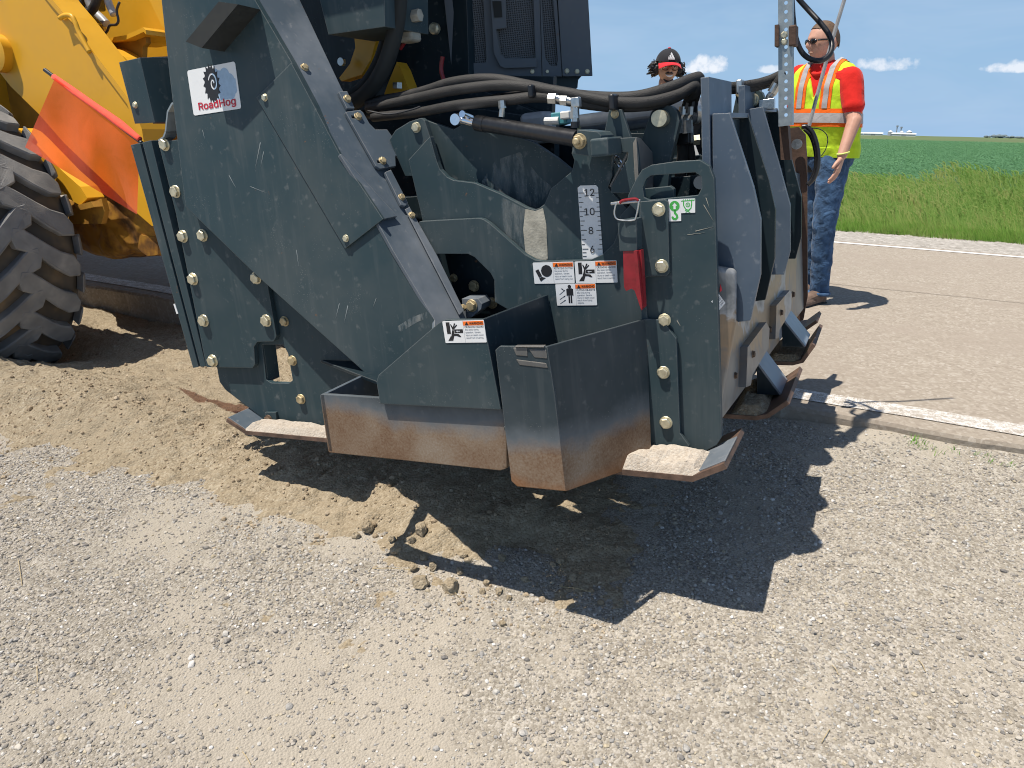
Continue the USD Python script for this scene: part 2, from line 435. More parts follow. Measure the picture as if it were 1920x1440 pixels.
mk('yellow_rusty', {"tc": ("texture_coordinate", {}), "n": ("noise_texture", {"scale": 5.5, "detail": 8.0, "roughness": .66}),
                    "r": ("rgb_ramp", {"ramp": [(.34, (.055, .028, .012)), (.45, (.19, .085, .015)), (.54, (.33, .16, .018)), (.68, (.36, .19, .025)), (.8, (.20, .15, .09))]}),
                    "p": ("principled_bsdf", {"roughness": .65})}, [("tc.object", "n.vector"), ("n.fac", "r.fac"), ("r.color", "p.base_color")])
mk('worn_moldboard', {"tc": ("texture_coordinate", {}), "n": ("noise_texture", {"scale": 3.6, "detail": 6.0, "roughness": .55, "distortion": .6}),
                      "mp": ("mapping", {"scale": (60.0, 60.0, 3.0)}), "s": ("noise_texture", {"scale": 1.0, "detail": 3.0}), "xyz": ("separate_xyz", {}),
                      "g": ("math", {"math_type": "multiply_add", "value2": .55, "value3": .05}), "a": ("math", {"math_type": "subtract"}), "ad": ("math", {"math_type": "multiply_add", "value2": .06}),
                      "r": ("rgb_ramp", {"ramp": [(.06, (.055, .066, .074)), (.17, (.10, .112, .12)), (.24, (.30, .31, .32)), (.27, (.22, .165, .11)), (.34, (.27, .195, .125)), (.40, (.16, .15, .14)), (.50, (.20, .195, .18)), (.6, (.13, .12, .11))]}),
                      "p": ("principled_bsdf", {"roughness": .42, "metallic": .25})},
   [("tc.object", "n.vector"), ("tc.object", "mp.vector"), ("mp.vector", "s.vector"), ("tc.object", "xyz.vector"), ("xyz.z", "g.value1"), ("n.fac", "a.value1"), ("g.value", "a.value2"),
    ("s.fac", "ad.value1"), ("a.value", "ad.value3"), ("ad.value", "r.fac"), ("r.color", "p.base_color")])
mk('dust_film', {"tc": ("texture_coordinate", {}), "mp": ("mapping", {"scale": (38.0, 38.0, 9.0)}), "n": ("noise_texture", {"scale": 1.0, "detail": 6.0, "roughness": .65}), "r": ("map_range", {"from_min": .44, "from_max": .78, "to_min": 0.0, "to_max": .5, "clamp": True}),
                 "p": ("principled_bsdf", {"base_color": (.34, .35, .33), "roughness": .95}), "t": ("transparent_bsdf", {}), "m": ("mix_closure", {})}, [("tc.object", "mp.vector"), ("mp.vector", "n.vector"), ("n.fac", "r.value"), ("r.result", "m.fac"), ("t.BSDF", "m.closure1"), ("p.BSDF", "m.closure2")], "m.closure")
simple('scratch', (.24, .27, .275), .7, 0, .3, 60)
# engine grille: rows of small openings
mk('grille_mesh', {"tc": ("texture_coordinate", {}), "mp": ("mapping", {"scale": (1.0, .001, 1.0)}),
                   "v": ("voronoi_texture", {"scale": 140.0, "randomness": .12}), "r": ("map_range", {"from_min": .26, "from_max": .36, "to_min": 0.0, "to_max": 1.0, "clamp": True}),
                   "m": ("mix", {"color1": (.004, .005, .006), "color2": (.085, .095, .105)}), "b": ("bump", {"strength": .8, "distance": .003}), "p": ("principled_bsdf", {"roughness": .5})},
   [("tc.object", "mp.vector"), ("mp.vector", "v.vector"), ("v.distance", "r.value"), ("r.result", "m.fac"), ("m.color", "p.base_color"), ("r.result", "b.height"), ("b.normal", "p.normal")])


def cloth(name, col, trans=0.0, var=.12, bump=.25, bscale=14.0, alpha=0.0):
    c = np.array(col, float)
    n = {"tc": ("texture_coordinate", {}), "n": ("noise_texture", {"scale": 22.0, "detail": 5.0}), "w": ("noise_texture", {"scale": bscale, "detail": 3.0, "distortion": .6}),
         "r": ("rgb_ramp", {"ramp": [(.3, tuple(c * (1 - var))), (.7, tuple(np.minimum(c * (1 + var), 1)))]}), "b": ("bump", {"strength": bump, "distance": .02}),
         "p": ("principled_bsdf", {"roughness": .85, "sheen_weight": .1, "specular_ior_level": .2})}
    L = [("tc.object", "n.vector"), ("n.fac", "r.fac"), ("r.color", "p.base_color"), ("tc.object", "w.vector"), ("w.fac", "b.height"), ("b.normal", "p.normal")]
    s = "p.BSDF"
    if trans:
        n["t"] = ("translucent_bsdf", {"color": tuple(c)}); n["mx"] = ("mix_closure", {"fac": trans}); L += [("p.BSDF", "mx.closure1"), ("t.BSDF", "mx.closure2")]; s = "mx.closure"
    if alpha:
        n["x"] = ("transparent_bsdf", {"color": (1.0, .62, .45)}); n["mz"] = ("mix_closure", {"fac": alpha}); L += [(s, "mz.closure1"), ("x.BSDF", "mz.closure2")]; s = "mz.closure"
    return mk(name, n, L, s)


cloth('flag_cloth', (.86, .105, .035), .35, .06, .3, 9.0, alpha=.42)
cloth('flag_hem', (.95, .10, .06), 0, .06)
cloth('vest_lime', (.60, .86, .035), .12, .05)
cloth('vest_orange', (.95, .16, .012), 0, .04)
cloth('vest_silver', (.40, .38, .38), 0, .06)
cloth('shirt_red', (.62, .018, .012), 0, .06)
cloth('denim', (.040, .085, .165), 0, .45, .9, 16.0)
cloth('leather_boot', (.15, .10, .075), 0, .3)
cloth('cap_black', (.020, .020, .024), 0, .2)
cloth('cap_red', (.66, .02, .03), 0, .06)
cloth('belt_black', (.015, .013, .012), 0, .2)
simple('skin_fair', (.50, .27, .19), .5, 0, .1, 30)
simple('skin_tan', (.44, .25, .165), .5, 0, .12, 30)
simple('hair_brown', (.115, .07, .04), .7, 0, .35, 90)
simple('hair_black', (.012, .010, .010), .55, 0, .4, 90)
simple('teeth', (.72, .70, .66), .3, 0, .05, 30)
simple('lens_dark', (.01, .01, .012), .12, 0, .1, 30)
simple('wristband', (.62, .70, .18), .5, 0, .1, 30)
simple('ring_gold', (.8, .6, .3), .3, 1.0, .1, 30)
# tyre rubber: pale lugs, dusty grooves with recess shade in their colour
mk('tyre_rubber', {"tc": ("texture_coordinate", {}), "n": ("noise_texture", {"scale": 9.0, "detail": 6.0}), "f": ("noise_texture", {"scale": 210.0, "detail": 3.0}),
                   "r": ("rgb_ramp", {"ramp": [(.35, (.13, .13, .132)), (.55, (.18, .178, .175)), (.7, (.25, .24, .225))]}), "b": ("bump", {"strength": .5, "distance": .004}), "p": ("principled_bsdf", {"roughness": .8})},
   [("tc.object", "n.vector"), ("tc.object", "f.vector"), ("n.fac", "r.fac"), ("r.color", "p.base_color"), ("f.fac", "b.height"), ("b.normal", "p.normal")])
mk('tyre_groove', {"tc": ("texture_coordinate", {}), "n": ("noise_texture", {"scale": 7.0, "detail": 6.0}),
                   "r": ("rgb_ramp", {"ramp": [(.3, (.045, .042, .04)), (.50, (.075, .062, .048)), (.72, (.16, .115, .07))]}), "p": ("principled_bsdf", {"roughness": .9})},
   [("tc.object", "n.vector"), ("n.fac", "r.fac"), ("r.color", "p.base_color")])


def earth(name, stops, cells, fine, bump=.9, dist=.006, patch=None, rough=.95, mask=None):
    """loose mineral ground: grain cells, fine grit, broad pale patches"""
    n = {"geo": ("geometry", {}), "nb": ("noise_texture", {"scale": 1.1, "detail": 6.0, "roughness": .6}), "nm": ("noise_texture", {"scale": 14.0, "detail": 6.0, "roughness": .68}),
         "v": ("voronoi_texture", {"scale": cells}), "nf": ("noise_texture", {"scale": fine, "detail": 4.0, "roughness": .75}),
         "vc": ("rgb_to_bw", {}), "a": ("math", {"math_type": "multiply_add", "value2": .34}), "a2": ("math", {"math_type": "multiply_add", "value2": .40}), "a3": ("math", {"math_type": "multiply", "value2": .38}),
         "r": ("rgb_ramp", {"ramp": stops}),
         "pm": ("map_range", {"from_min": .50, "from_max": .66, "to_min": 0.0, "to_max": .75, "clamp": True}), "m": ("mix", {"color2": patch or stops[len(stops) // 2][1]}),
         "h": ("math", {"math_type": "multiply_add", "value2": -.9}), "b": ("bump", {"strength": bump, "distance": dist}), "p": ("principled_bsdf", {"roughness": rough, "specular_ior_level": .15, "diffuse_roughness": .6})}
    L = [("geo.position", q + ".vector") for q in ("nb", "nm", "v", "nf")] + [("v.color", "vc.color"), ("nm.fac", "a3.value1"), ("nf.fac", "a2.value1"), ("a3.value", "a2.value3"), ("vc.val", "a.value1"), ("a2.value", "a.value3"),
        ("a.value", "r.fac"), ("nb.fac", "pm.value"), ("r.color", "m.color1"), ("pm.result", "m.fac"), ("v.distance", "h.value1"), ("nf.fac", "h.value3"), ("h.value", "b.height"), ("b.normal", "p.normal"), ("m.color", "p.base_color")]
    if mask:                                   # powdery patches where the mesh says so
        n["at"] = ("attribute", {"attribute": mask}); n["am"] = ("math", {"math_type": "multiply_add", "value2": .5}); n["pm"] = ("map_range", {"from_min": .30, "from_max": .95, "to_min": 0.0, "to_max": .88, "clamp": True})
        L = [q for q in L if q != ("nb.fac", "pm.value")] + [("nm.fac", "am.value1"), ("at.fac", "am.value3"), ("am.value", "pm.value")]
    return mk(name, n, L)


earth('gravel_ground', [(.30, (.15, .132, .108)), (.44, (.27, .24, .196)), (.56, (.365, .33, .275)), (.70, (.52, .48, .42))], 150.0, 260.0, 1.0, .0055, (.445, .40, .332), mask='patch')
earth('soil', [(.30, (.21, .165, .108)), (.48, (.33, .268, .182)), (.60, (.39, .322, .225)), (.74, (.49, .42, .31))], 120.0, 300.0, 1.0, .006, (.375, .308, .215))
earth('pale_dirt', [(.3, (.36, .31, .25)), (.5, (.46, .40, .33)), (.7, (.54, .49, .42))], 150.0, 300.0, .8, .004)
earth('road_concrete', [(.30, (.22, .188, .15)), (.48, (.285, .245, .20)), (.60, (.315, .275, .225)), (.74, (.40, .36, .31))], 70.0, 240.0, .35, .003, (.295, .252, .208), rough=.85)
earth('far_gravel', [(.3, (.22, .20, .175)), (.5, (.36, .335, .30)), (.72, (.56, .53, .49))], 28.0, 60.0, .8, .02)
earth('field_soil', [(.3, (.045, .10, .045)), (.5, (.065, .14, .065)), (.7, (.09, .18, .08))], 1.6, 6.0, .4, .05)
mk('edge_paint', {"geo": ("geometry", {}), "n": ("noise_texture", {"scale": 26.0, "detail": 6.0, "roughness": .7}), "f": ("noise_texture", {"scale": 190.0, "detail": 3.0}),
                  "a": ("math", {"math_type": "multiply_add", "value2": .5}), "a2": ("math", {"math_type": "multiply", "value2": .5}), "r": ("map_range", {"from_min": .475, "from_max": .545, "to_min": 0.0, "to_max": 1.0, "clamp": True}),
                  "m": ("mix", {"color1": (.33, .29, .24), "color2": (.64, .62, .59)}), "p": ("principled_bsdf", {"roughness": .8})},
   [("geo.position", "n.vector"), ("geo.position", "f.vector"), ("f.fac", "a2.value1"), ("n.fac", "a.value1"), ("a2.value", "a.value3"), ("a.value", "r.value"), ("r.result", "m.fac"), ("m.color", "p.base_color")])
simple('line_white', (.72, .71, .69), .75, 0, .12, 30)
simple('joint_dark', (.215, .18, .145), .9, 0, .3, 30)


def stone_mat(name, stops):
    mk(name, {"oi": ("object_info", {}), "r": ("rgb_ramp", {"ramp": stops, "interpolate": True}), "geo": ("geometry", {}), "n": ("noise_texture", {"scale": 150.0, "detail": 3.0}),
              "m": ("mix", {"mix_type": "multiply", "fac": .6}), "k": ("map_range", {"from_min": .3, "from_max": .7, "to_min": .7, "to_max": 1.3}), "p": ("principled_bsdf", {"roughness": .8, "specular_ior_level": .3})},
       [("oi.random", "r.fac"), ("geo.position", "n.vector"), ("n.fac", "k.value"), ("r.color", "m.color1"), ("k.result", "m.color2"), ("m.color", "p.base_color")])


stone_mat('stones', [(0, (.15, .14, .13)), (.10, (.22, .205, .185)), (.3, (.32, .288, .245)), (.5, (.385, .345, .295)), (.68, (.28, .27, .255)), (.8, (.43, .41, .375)), (.93, (.40, .34, .24)), (.95, (.46, .435, .40)), (1, (.60, .585, .56))])
stone_mat('clods', [(0, (.20, .155, .10)), (.4, (.29, .225, .15)), (.7, (.34, .27, .185)), (1, (.40, .33, .24))])


def leaf_mat(name, stops, tr=.35):
    mk(name, {"oi": ("object_info", {}), "geo": ("geometry", {}), "n": ("noise_texture", {"scale": 1.3, "detail": 3.0}), "a": ("math", {"math_type": "multiply_add", "value2": .55}), "a2": ("math", {"math_type": "multiply", "value2": .5}),
              "r": ("rgb_ramp", {"ramp": stops}), "d": ("principled_bsdf", {"roughness": .6, "specular_ior_level": .25}), "t": ("translucent_bsdf", {}), "m": ("mix_closure", {"fac": tr})},
       [("oi.random", "a2.value1"), ("geo.position", "n.vector"), ("n.fac", "a.value1"), ("a2.value", "a.value3"), ("a.value", "r.fac"), ("r.color", "d.base_color"), ("r.color", "t.color"), ("d.BSDF", "m.closure1"), ("t.BSDF", "m.closure2")], "m.closure")


leaf_mat('grass_blade', [(.15, (.14, .32, .05)), (.4, (.20, .43, .07)), (.6, (.27, .48, .10)), (.85, (.38, .48, .16))], .5)
leaf_mat('grass_tall', [(.15, (.17, .33, .06)), (.4, (.24, .44, .09)), (.6, (.33, .50, .13)), (.85, (.50, .53, .20))], .5)
leaf_mat('crop_leaf', [(.15, (.075, .19, .085)), (.45, (.11, .25, .12)), (.8, (.15, .31, .15))], .4)
simple('far_white', (.62, .64, .66), .7, 0, .05, 1)
simple('far_grey', (.30, .33, .37), .7, 0, .1, 1)
simple('far_tree', (.14, .18, .20), .9, 0, .3, .3)  # distance haze mixed into the tree colour

# ------------------------------------------------------------------ ground, road, verge, field (a: along the road, p: across it; heights from the camera)
EDGE_P, ROAD_Z = 3.29, -1.12


def sst(x, a, b):
    t = np.clip((np.asarray(x, float) - a) / (b - a), 0, 1); return t * t * (3 - 2 * t)


def base_z(a, p):
    return -1.30 + .08 * (np.minimum(p, EDGE_P) - 1.9) + .030 * sst(p, 2.95, EDGE_P) * sst(a, -.6, .1)


def nz(a, p, s, seed, o=3):
    q = np.stack([np.asarray(a, float) / s + 50, np.asarray(p, float) / s + 50, np.zeros_like(np.asarray(a, float) + p) + seed], -1)
    return meshkit.fbm(q, o, seed) * 2 - 1


def soil_top(a, p):
    w = .05 * nz(a, p, .35, 3) + .03 * nz(a, p, .09, 5)
    q = p - 1.97 + w
    ridge = np.where(q < 0, np.exp(-(q / .20) ** 2), np.exp(-(q / .36) ** 2))
    left = 1 - sst(a + .10 * nz(a, p, .2, 8), -.62, -.34)
    ea = np.maximum(a + .98, 0)
    ridge = np.exp(-(np.where(q < 0, q / .19, q / .36) ** 2 + (ea / .34) ** 2))
    h = (.070 + .120 * (1 - sst(a, -3.1, -2.2))) * (.84 + .35 * nz(a, 0 * p, .8, 9)) * ridge
    back = sst(p, 2.05, 2.75)
    z = base_z(a, p) * (1 - back) + (-1.265 + .02 * nz(a, p, .5, 21)) * back
    z = z + h - .17 * np.exp(-((a + 4.66) / .62) ** 2) * sst(p, 1.98, 2.12) * (1 - sst(p, 2.6, 2.85)) - .016 - .16 * (1 - left) * (1 - .0 * p)
    z = z + .020 * nz(a, p, .16, 31, 4) + .015 * np.maximum(nz(a, p, .050, 37, 3), -.15) + .007 * nz(a, p, .02, 38, 2) + .016 * nz(a * 3.5, p * .6, .14, 39, 3) * ridge
    da, dp = a + .93, p - 1.93
    return z - .085 * np.exp(-(da / .16) ** 2 - (dp / .13) ** 2)


def gravel_z(a, p):
    z = base_z(a, p) + .007 * nz(a, p, .5, 1) + .0035 * nz(a, p, .07, 2)
    trench = (.10 / .32 * (1 - sst(a, -1.05, -.75)) + .22 / .32 * (1 - sst(a, -3.4, -2.8))) * sst(p, 1.9, 2.1)
    return z - .32 * trench


def ground_z(a, p):
    return np.maximum(gravel_z(a, p), np.where((a < -.2) & (p > 1.3) & (p < EDGE_P), soil_top(a, p), -9.0))


def ap2w(a, p, z):
    return np.stack([a * RD[0] + p * PN[0], a * RD[1] + p * PN[1], z + CAMZ], -1)


def grid(av, pv, zf):
    A, Pg = np.meshgrid(av, pv, indexing='ij'); V = ap2w(A, Pg, zf(A, Pg)).reshape(-1, 3)
    n, m = len(av), len(pv); i = np.arange(n * m).reshape(n, m)
    q = np.stack([i[:-1, :-1], i[1:, :-1], i[1:, 1:], i[:-1, 1:]], -1).reshape(-1, 4)
    return trimesh.Trimesh(V, np.vstack([q[:, [0, 1, 2]], q[:, [0, 2, 3]]]), process=False)


av = np.concatenate([np.linspace(-60, -8, 30), np.linspace(-7.9, -3.2, 90), np.arange(-3.15, 2.6, .014), np.linspace(2.65, 8, 60), np.linspace(8.5, 60, 25)])
pv = np.concatenate([np.linspace(-30, -2, 16), np.linspace(-1.9, .38, 40), np.arange(.4, EDGE_P - .005, .014), [EDGE_P + .02]])
def patch(a, p):
    return .72 * sst(nz(a, p, .50, 91, 6) + .45 * nz(a, p, .13, 92, 4), -.22, .46)


gsh = put('gravel_shoulder', grid(av, pv, gravel_z), MAT['gravel_ground'], None, True, kind='structure')
_A, _P = np.meshgrid(av, pv, indexing='ij')
UsdGeom.PrimvarsAPI(gsh).CreatePrimvar('patch', Sdf.ValueTypeNames.FloatArray, 'vertex').Set(Vt.FloatArray.FromNumpy(patch(_A, _P).reshape(-1).astype(np.float32)))
soil = grid(np.concatenate([np.linspace(-14, -5, 120), np.arange(-4.95, -.18, .0105)]), np.arange(1.3, EDGE_P - .002, .0105), soil_top)
put('soil_windrow', soil, MAT['soil'], None, True, kind='stuff', label='loose tan soil ridge left beside the pavement edge, running under the machine', cat='soil')

# road slab with crown, kerb-like broken edge face, painted lines
def road_z(p):
    return ROAD_Z + .012 * np.minimum(p - EDGE_P, 9.15 - p)


rp = np.array([EDGE_P + .012, 4.5, 6.2, 7.8, 9.15])
ra = np.concatenate([np.linspace(-80, -12, 20), np.linspace(-11.5, 6, 350), np.linspace(6.5, 80, 24)])
A, Q = np.meshgrid(ra, rp, indexing='ij')
wob = .020 * nz(ra, 0 * ra, .30, 44, 4) + .016 * nz(ra, 0 * ra, .06, 45, 3)
Q = Q.copy(); Q[:, 0] += wob
Z = road_z(Q)
V = [ap2w(A, Q, Z).reshape(-1, 3), ap2w(A[:, :1], Q[:, :1] - .012, Z[:, :1] - .014).reshape(-1, 3), ap2w(A[:, :1], Q[:, :1] + .004, Z[:, :1] - .24).reshape(-1, 3)]
n, k = len(ra), len(rp); F = []
ii = np.arange(n * k).reshape(n, k)
q = np.stack([ii[:-1, :-1], ii[1:, :-1], ii[1:, 1:], ii[:-1, 1:]], -1).reshape(-1, 4); F.append(q)
e0, e1, e2 = ii[:, 0], n * k + np.arange(n), n * k + n + np.arange(n)
for u, v in ((e1, e0), (e2, e1)): F.append(np.stack([u[:-1], u[1:], v[1:], v[:-1]], -1))
put('road', trimesh.Trimesh(np.vstack(V), np.vstack([f[:, [0, 1, 2]] for f in F] + [f[:, [0, 2, 3]] for f in F]), process=False), MAT['road_concrete'], None, False, kind='structure')


def strip(p0, p1, dz, a0=-60, a1=60, steps=160, wob=0.0):
    a = np.linspace(a0, a1, steps); w = wob * nz(a, 0 * a, .3, 61)
    V = np.vstack([ap2w(a, p0 + w, road_z(p0 + w) + dz), ap2w(a, p1 + w, road_z(p1 + w) + dz)]); i = np.arange(steps - 1)
    return trimesh.Trimesh(V, np.vstack([np.stack([i, i + 1, i + 1 + steps], -1), np.stack([i, i + 1 + steps, i + steps], -1)]), process=False)


put('edge_line', strip(3.40, 3.54, .004, steps=500, wob=.012), MAT['edge_paint'], None, kind='structure')
put('far_edge_line', strip(8.93, 9.03, .004), MAT['line_white'], None, kind='structure')
put('road_joint', strip(6.20, 6.209, .003, steps=700, wob=.02), MAT['joint_dark'], None, kind='structure')


def far_gravel_z(a, p):
    return ROAD_Z - .015 - .03 * np.clip(p - 9.1, 0, 2.2) + .010 * nz(a, p, .25, 12) + .006 * nz(a, p, .08, 13)


put('far_gravel_shoulder', grid(np.concatenate([np.linspace(-60, -9, 20), np.arange(-8.5, 12, .07), np.linspace(12.5, 60, 20)]), np.arange(9.12, 11.2, .05), far_gravel_z), MAT['far_gravel'], None, True, kind='structure')


def verge_z(a, p):
    return -1.22 - .30 * sst(p, 10.4, 12.0) + .10 * sst(p, 12.5, 15) + .03 * nz(a, p, 1.0, 14)


put('verge', grid(np.linspace(-70, 70, 140), np.concatenate([np.arange(10.2, 16, .4), [16.3]]), verge_z), MAT['field_soil'], None, True, kind='structure')
_fa, _fp = np.array([-500, -200, -80, -40, 0, 40, 80, 200, 500.]), np.array([16.2, 30, 60, 120, 220, 262])
put('crop_field', grid(_fa, _fp, lambda a, p: -1.30 + 0 * a), MAT['field_soil'], None, True, kind='structure')
put('far_field', grid(np.array([-2600, -900, -300, 0, 300, 900, 2600.]), np.array([262, 500, 900, 1500, 2600.]), lambda a, p: np.where(p < 300, -1.30, -1.0) + .0 * a), simple('far_field_green', (.10, .135, .045), .9, 0, .2, .02), None, True, kind='structure')


# ---- scattered stuff as point instancers
def euler_quats(n, rng, tilt):
    yaw = rng.uniform(0, 2 * math.pi, n); t = rng.normal(0, tilt, n); ax = rng.uniform(0, 2 * math.pi, n)
    qz = np.stack([np.cos(yaw / 2), 0 * yaw, 0 * yaw, np.sin(yaw / 2)], 1); qt = np.stack([np.cos(t / 2), np.sin(t / 2) * np.cos(ax), np.sin(t / 2) * np.sin(ax), 0 * t], 1)
    w1, x1, y1, z1 = qt.T; w2, x2, y2, z2 = qz.T
    return np.stack([w1 * w2 - x1 * x2 - y1 * y2 - z1 * z2, w1 * x2 + x1 * w2 + y1 * z2 - z1 * y2, w1 * y2 - x1 * z2 + y1 * w2 + z1 * x2, w1 * z2 + x1 * y2 - y1 * x2 + z1 * w2], 1)


def instancer(name, protos, mat, pos, quats, scale, idx, label, cat, smooth=False, soft=0.0):
    pi = UsdGeom.PointInstancer.Define(stage, '/World/' + name)
    for i, m in enumerate(protos):
        usdkit.mesh(stage, f'/World/{name}/prototypes/piece_{i + 1:03d}', m, MAT[mat] if isinstance(mat, str) else MAT[mat[i]], smooth=smooth or soft > 0)
        if soft:                                # blades shade as a canopy, not as single flat strips
            g = UsdGeom.Mesh.Get(stage, f'/World/{name}/prototypes/piece_{i + 1:03d}'); nn = np.array(g.GetNormalsAttr().Get()); nn[nn[:, 2] < 0] *= -1
            nn = nn * (1 - soft) + np.array([0, 0, soft]); nn /= np.linalg.norm(nn, axis=1, keepdims=True); g.GetNormalsAttr().Set(Vt.Vec3fArray.FromNumpy(nn.astype(np.float32)))
    pi.CreatePrototypesRel().SetTargets([Sdf.Path(f'/World/{name}/prototypes/piece_{i + 1:03d}') for i in range(len(protos))])
    pi.CreatePositionsAttr(Vt.Vec3fArray.FromNumpy(pos.astype(np.float32)))
    pi.CreateOrientationsAttr(Vt.QuathArray([Gf.Quath(float(a), float(b), float(c), float(d)) for a, b, c, d in quats]))
    s = scale if scale.ndim == 2 else np.repeat(scale[:, None], 3, 1)
    pi.CreateScalesAttr(Vt.Vec3fArray.FromNumpy(s.astype(np.float32)))
    pi.CreateProtoIndicesAttr(Vt.IntArray.FromNumpy(idx.astype(np.int32)))
    props(pi.GetPrim(), label, cat, kind='stuff')


rg = np.random.default_rng(11)
N = 300000
a, p = rg.uniform(-4.6, 3.0, N), .25 + (EDGE_P - .27) * rg.uniform(0, 1, N) ** 1.15
dens = np.clip(1 - .93 * patch(a, p), .07, 1) * np.clip(.75 + .5 * nz(a, p, .25, 71, 3), .3, 1)
keep = rg.uniform(0, 1, N) < dens
a, p = a[keep], p[keep]
sz = np.exp(rg.normal(math.log(.0036), .36, len(a))); sz = np.clip(sz, .0018, .0105)
big = rg.uniform(0, 1, len(a)) < .004; sz[big] = rg.uniform(.008, .0125, big.sum())
st = soil_top(a, p); gvz = gravel_z(a, p); on_soil = (a < -.2) & (p > 1.3) & (st > gvz)
g = ~on_soil & ~((a < -.6) & (p > 2.0))
pos = ap2w(a, p, gvz + sz * .22)
instancer('gravel', [rock(i, 1, .55, .5) for i in range(1, 9)], 'stones', pos[g], euler_quats(g.sum(), rg, .35), sz[g], rg.integers(0, 8, g.sum()), 'loose pale and grey gravel stones covering the shoulder', 'gravel')
# crumbs of soil and small stones in the windrow and at its foot
N = 30000
a, p = rg.uniform(-4.8, -.15, N), rg.uniform(1.42, EDGE_P - .05, N)
keep = rg.uniform(0, 1, N) < np.clip(.35 + .7 * nz(a, p, .3, 77), .05, 1) * np.where(p < 2.1, 1, .45)
a, p = a[keep], p[keep]; st = soil_top(a, p); gv = gravel_z(a, p)
keep = st > gv - .012
a, p, st, gv = a[keep], p[keep], st[keep], gv[keep]
sz = np.clip(np.exp(rg.normal(math.log(.0036), .5, len(a))), .0018, .013)
instancer('soil_crumbs', [rock(i + 20, 1, .8, .5) for i in range(6)], 'clods', ap2w(a, p, np.maximum(st, gv) + sz * .2), euler_quats(len(a), rg, .8), sz, rg.integers(0, 6, len(a)), 'small brown soil crumbs strewn over the loose soil ridge', 'soil crumbs')
# countable clods at the foot of the ridge
def ground_at(px, py):
    v = ray(px, py); P = v * 1.3 / -v[2]
    for _ in range(12):
        z = float(ground_z(np.array([P @ RD]), np.array([P @ PN]))[0]); P = v * z / v[2]
    return P


clod_labels = {(788, 1090): 'large square brown clod lying alone on the gravel in front of the shadow', (845, 1096): 'large rounded brown clod beside the alone square clod, right of it',
               (790, 990): 'big sunlit clod inside the bright triangle within the machine shadow', (688, 985): 'cracked brown clod at the soil edge left of the shadow notch'}
for k, (px, py, r) in enumerate([(788, 1090, 17), (845, 1096, 19), (790, 990, 17), (688, 985, 16), (770, 1010, 10), (668, 1003, 9), (935, 1108, 9), (912, 1092, 8), (905, 1108, 7), (955, 1120, 7), (1075, 1080, 9), (862, 1070, 10), (812, 1062, 11), (795, 1045, 9), (775, 1062, 9), (742, 1030, 10), (880, 1050, 9), (985, 1085, 8), (1050, 1050, 8), (940, 1045, 9), (942, 1168, 8), (870, 1040, 8), (735, 1008, 9)]):
    P = ground_at(px, py + r * .5); R = r / FOC * np.linalg.norm(P) * .98
    m = rock(100 + k, 2, .85, .55); m.vertices += .10 * (meshkit.fbm(m.vertices * 3.5 + k, 3, k)[:, None] - .5) * m.vertices
    a0 = RNG.uniform(0, 6.28); c, s = math.cos(a0), math.sin(a0)
    m.vertices = (m.vertices * R) @ np.array([[c, s, 0], [-s, c, 0], [0, 0, 1]]) + P + [0, 0, CAMZ + R * .35]
    put('soil_clod', m, MAT['soil'], None, False, label=clod_labels.get((px, py), 'small brown soil clod scattered at the foot of the soil ridge'), cat='clod', group='large soil clods' if (px, py) in clod_labels else 'small soil clods')
# dry straws
straw_labels = ['long straw lying flat just left of the square brown clod', 'upright looking thin straw at the far left edge of the gravel', 'short straw near the left edge, below the longer one', 'straw near the bottom edge left of the middle', 'slanting straw right of the square clod, at the soil toe', 'straw lying in the shadow under the deflector flap', 'tiny straw bit in the lower left gravel', 'straw near the bottom right edge of the gravel', 'thin straw on the right gravel, the right one of two', 'thin straw on the right gravel, the left one of two']
for k, (x0, y0, x1, y1) in enumerate([(700, 1068, 775, 1071), (35, 1052, 42, 1100), (70, 1250, 71, 1280), (455, 1412, 470, 1436), (830, 1095, 870, 1130), (1050, 1102, 1108, 1112), (236, 1330, 238, 1322), (1540, 1395, 1555, 1370), (1722, 1240, 1735, 1262), (1560, 1250, 1572, 1268)]):
    A_, B_ = ground_at(x0, y0), ground_at(x1, y1); up = np.array([0, 0, CAMZ + .004]); mid = (A_ + B_) / 2 + [0, 0, .004]
    put('dry_straw', tube([A_ + up, mid + up, B_ + up], .0011, 5, 4), MAT['straw'] if 'straw' in MAT else simple('straw', (.42, .33, .19), .8, 0, .2, 40), None, label=straw_labels[k], cat='straw')


def blades(n, h, w, spread, lean, rng, seg=3):
    V, F = [], []
    for i in range(n):
        b = np.array([rng.normal(0, spread), rng.normal(0, spread), 0]); az = rng.uniform(0, 6.28); hh = h * rng.uniform(.6, 1.1)
        ln = lean * rng.uniform(.4, 1.4) * hh; d = unit(np.array([math.cos(az), math.sin(az), 0]) * .7 + np.array([-.85, .25, 0])); sd = np.array([-math.sin(az), math.cos(az), 0]) * w * rng.uniform(.7, 1.2)
        k0 = len(V)
        for j in range(seg):
            t = j / seg; c = b + d * ln * t * t + [0, 0, hh * (t - .12 * t * t)]
            V += [c - sd * (1 - .6 * t), c + sd * (1 - .6 * t)]
        V.append(b + d * ln + [0, 0, hh * .86])
        for j in range(seg - 1):
            q = k0 + 2 * j; F += [[q, q + 1, q + 3], [q, q + 3, q + 2]]
        q = k0 + 2 * (seg - 1); F.append([q, q + 1, q + 2])
    return trimesh.Trimesh(np.array(V), np.array(F), process=False)


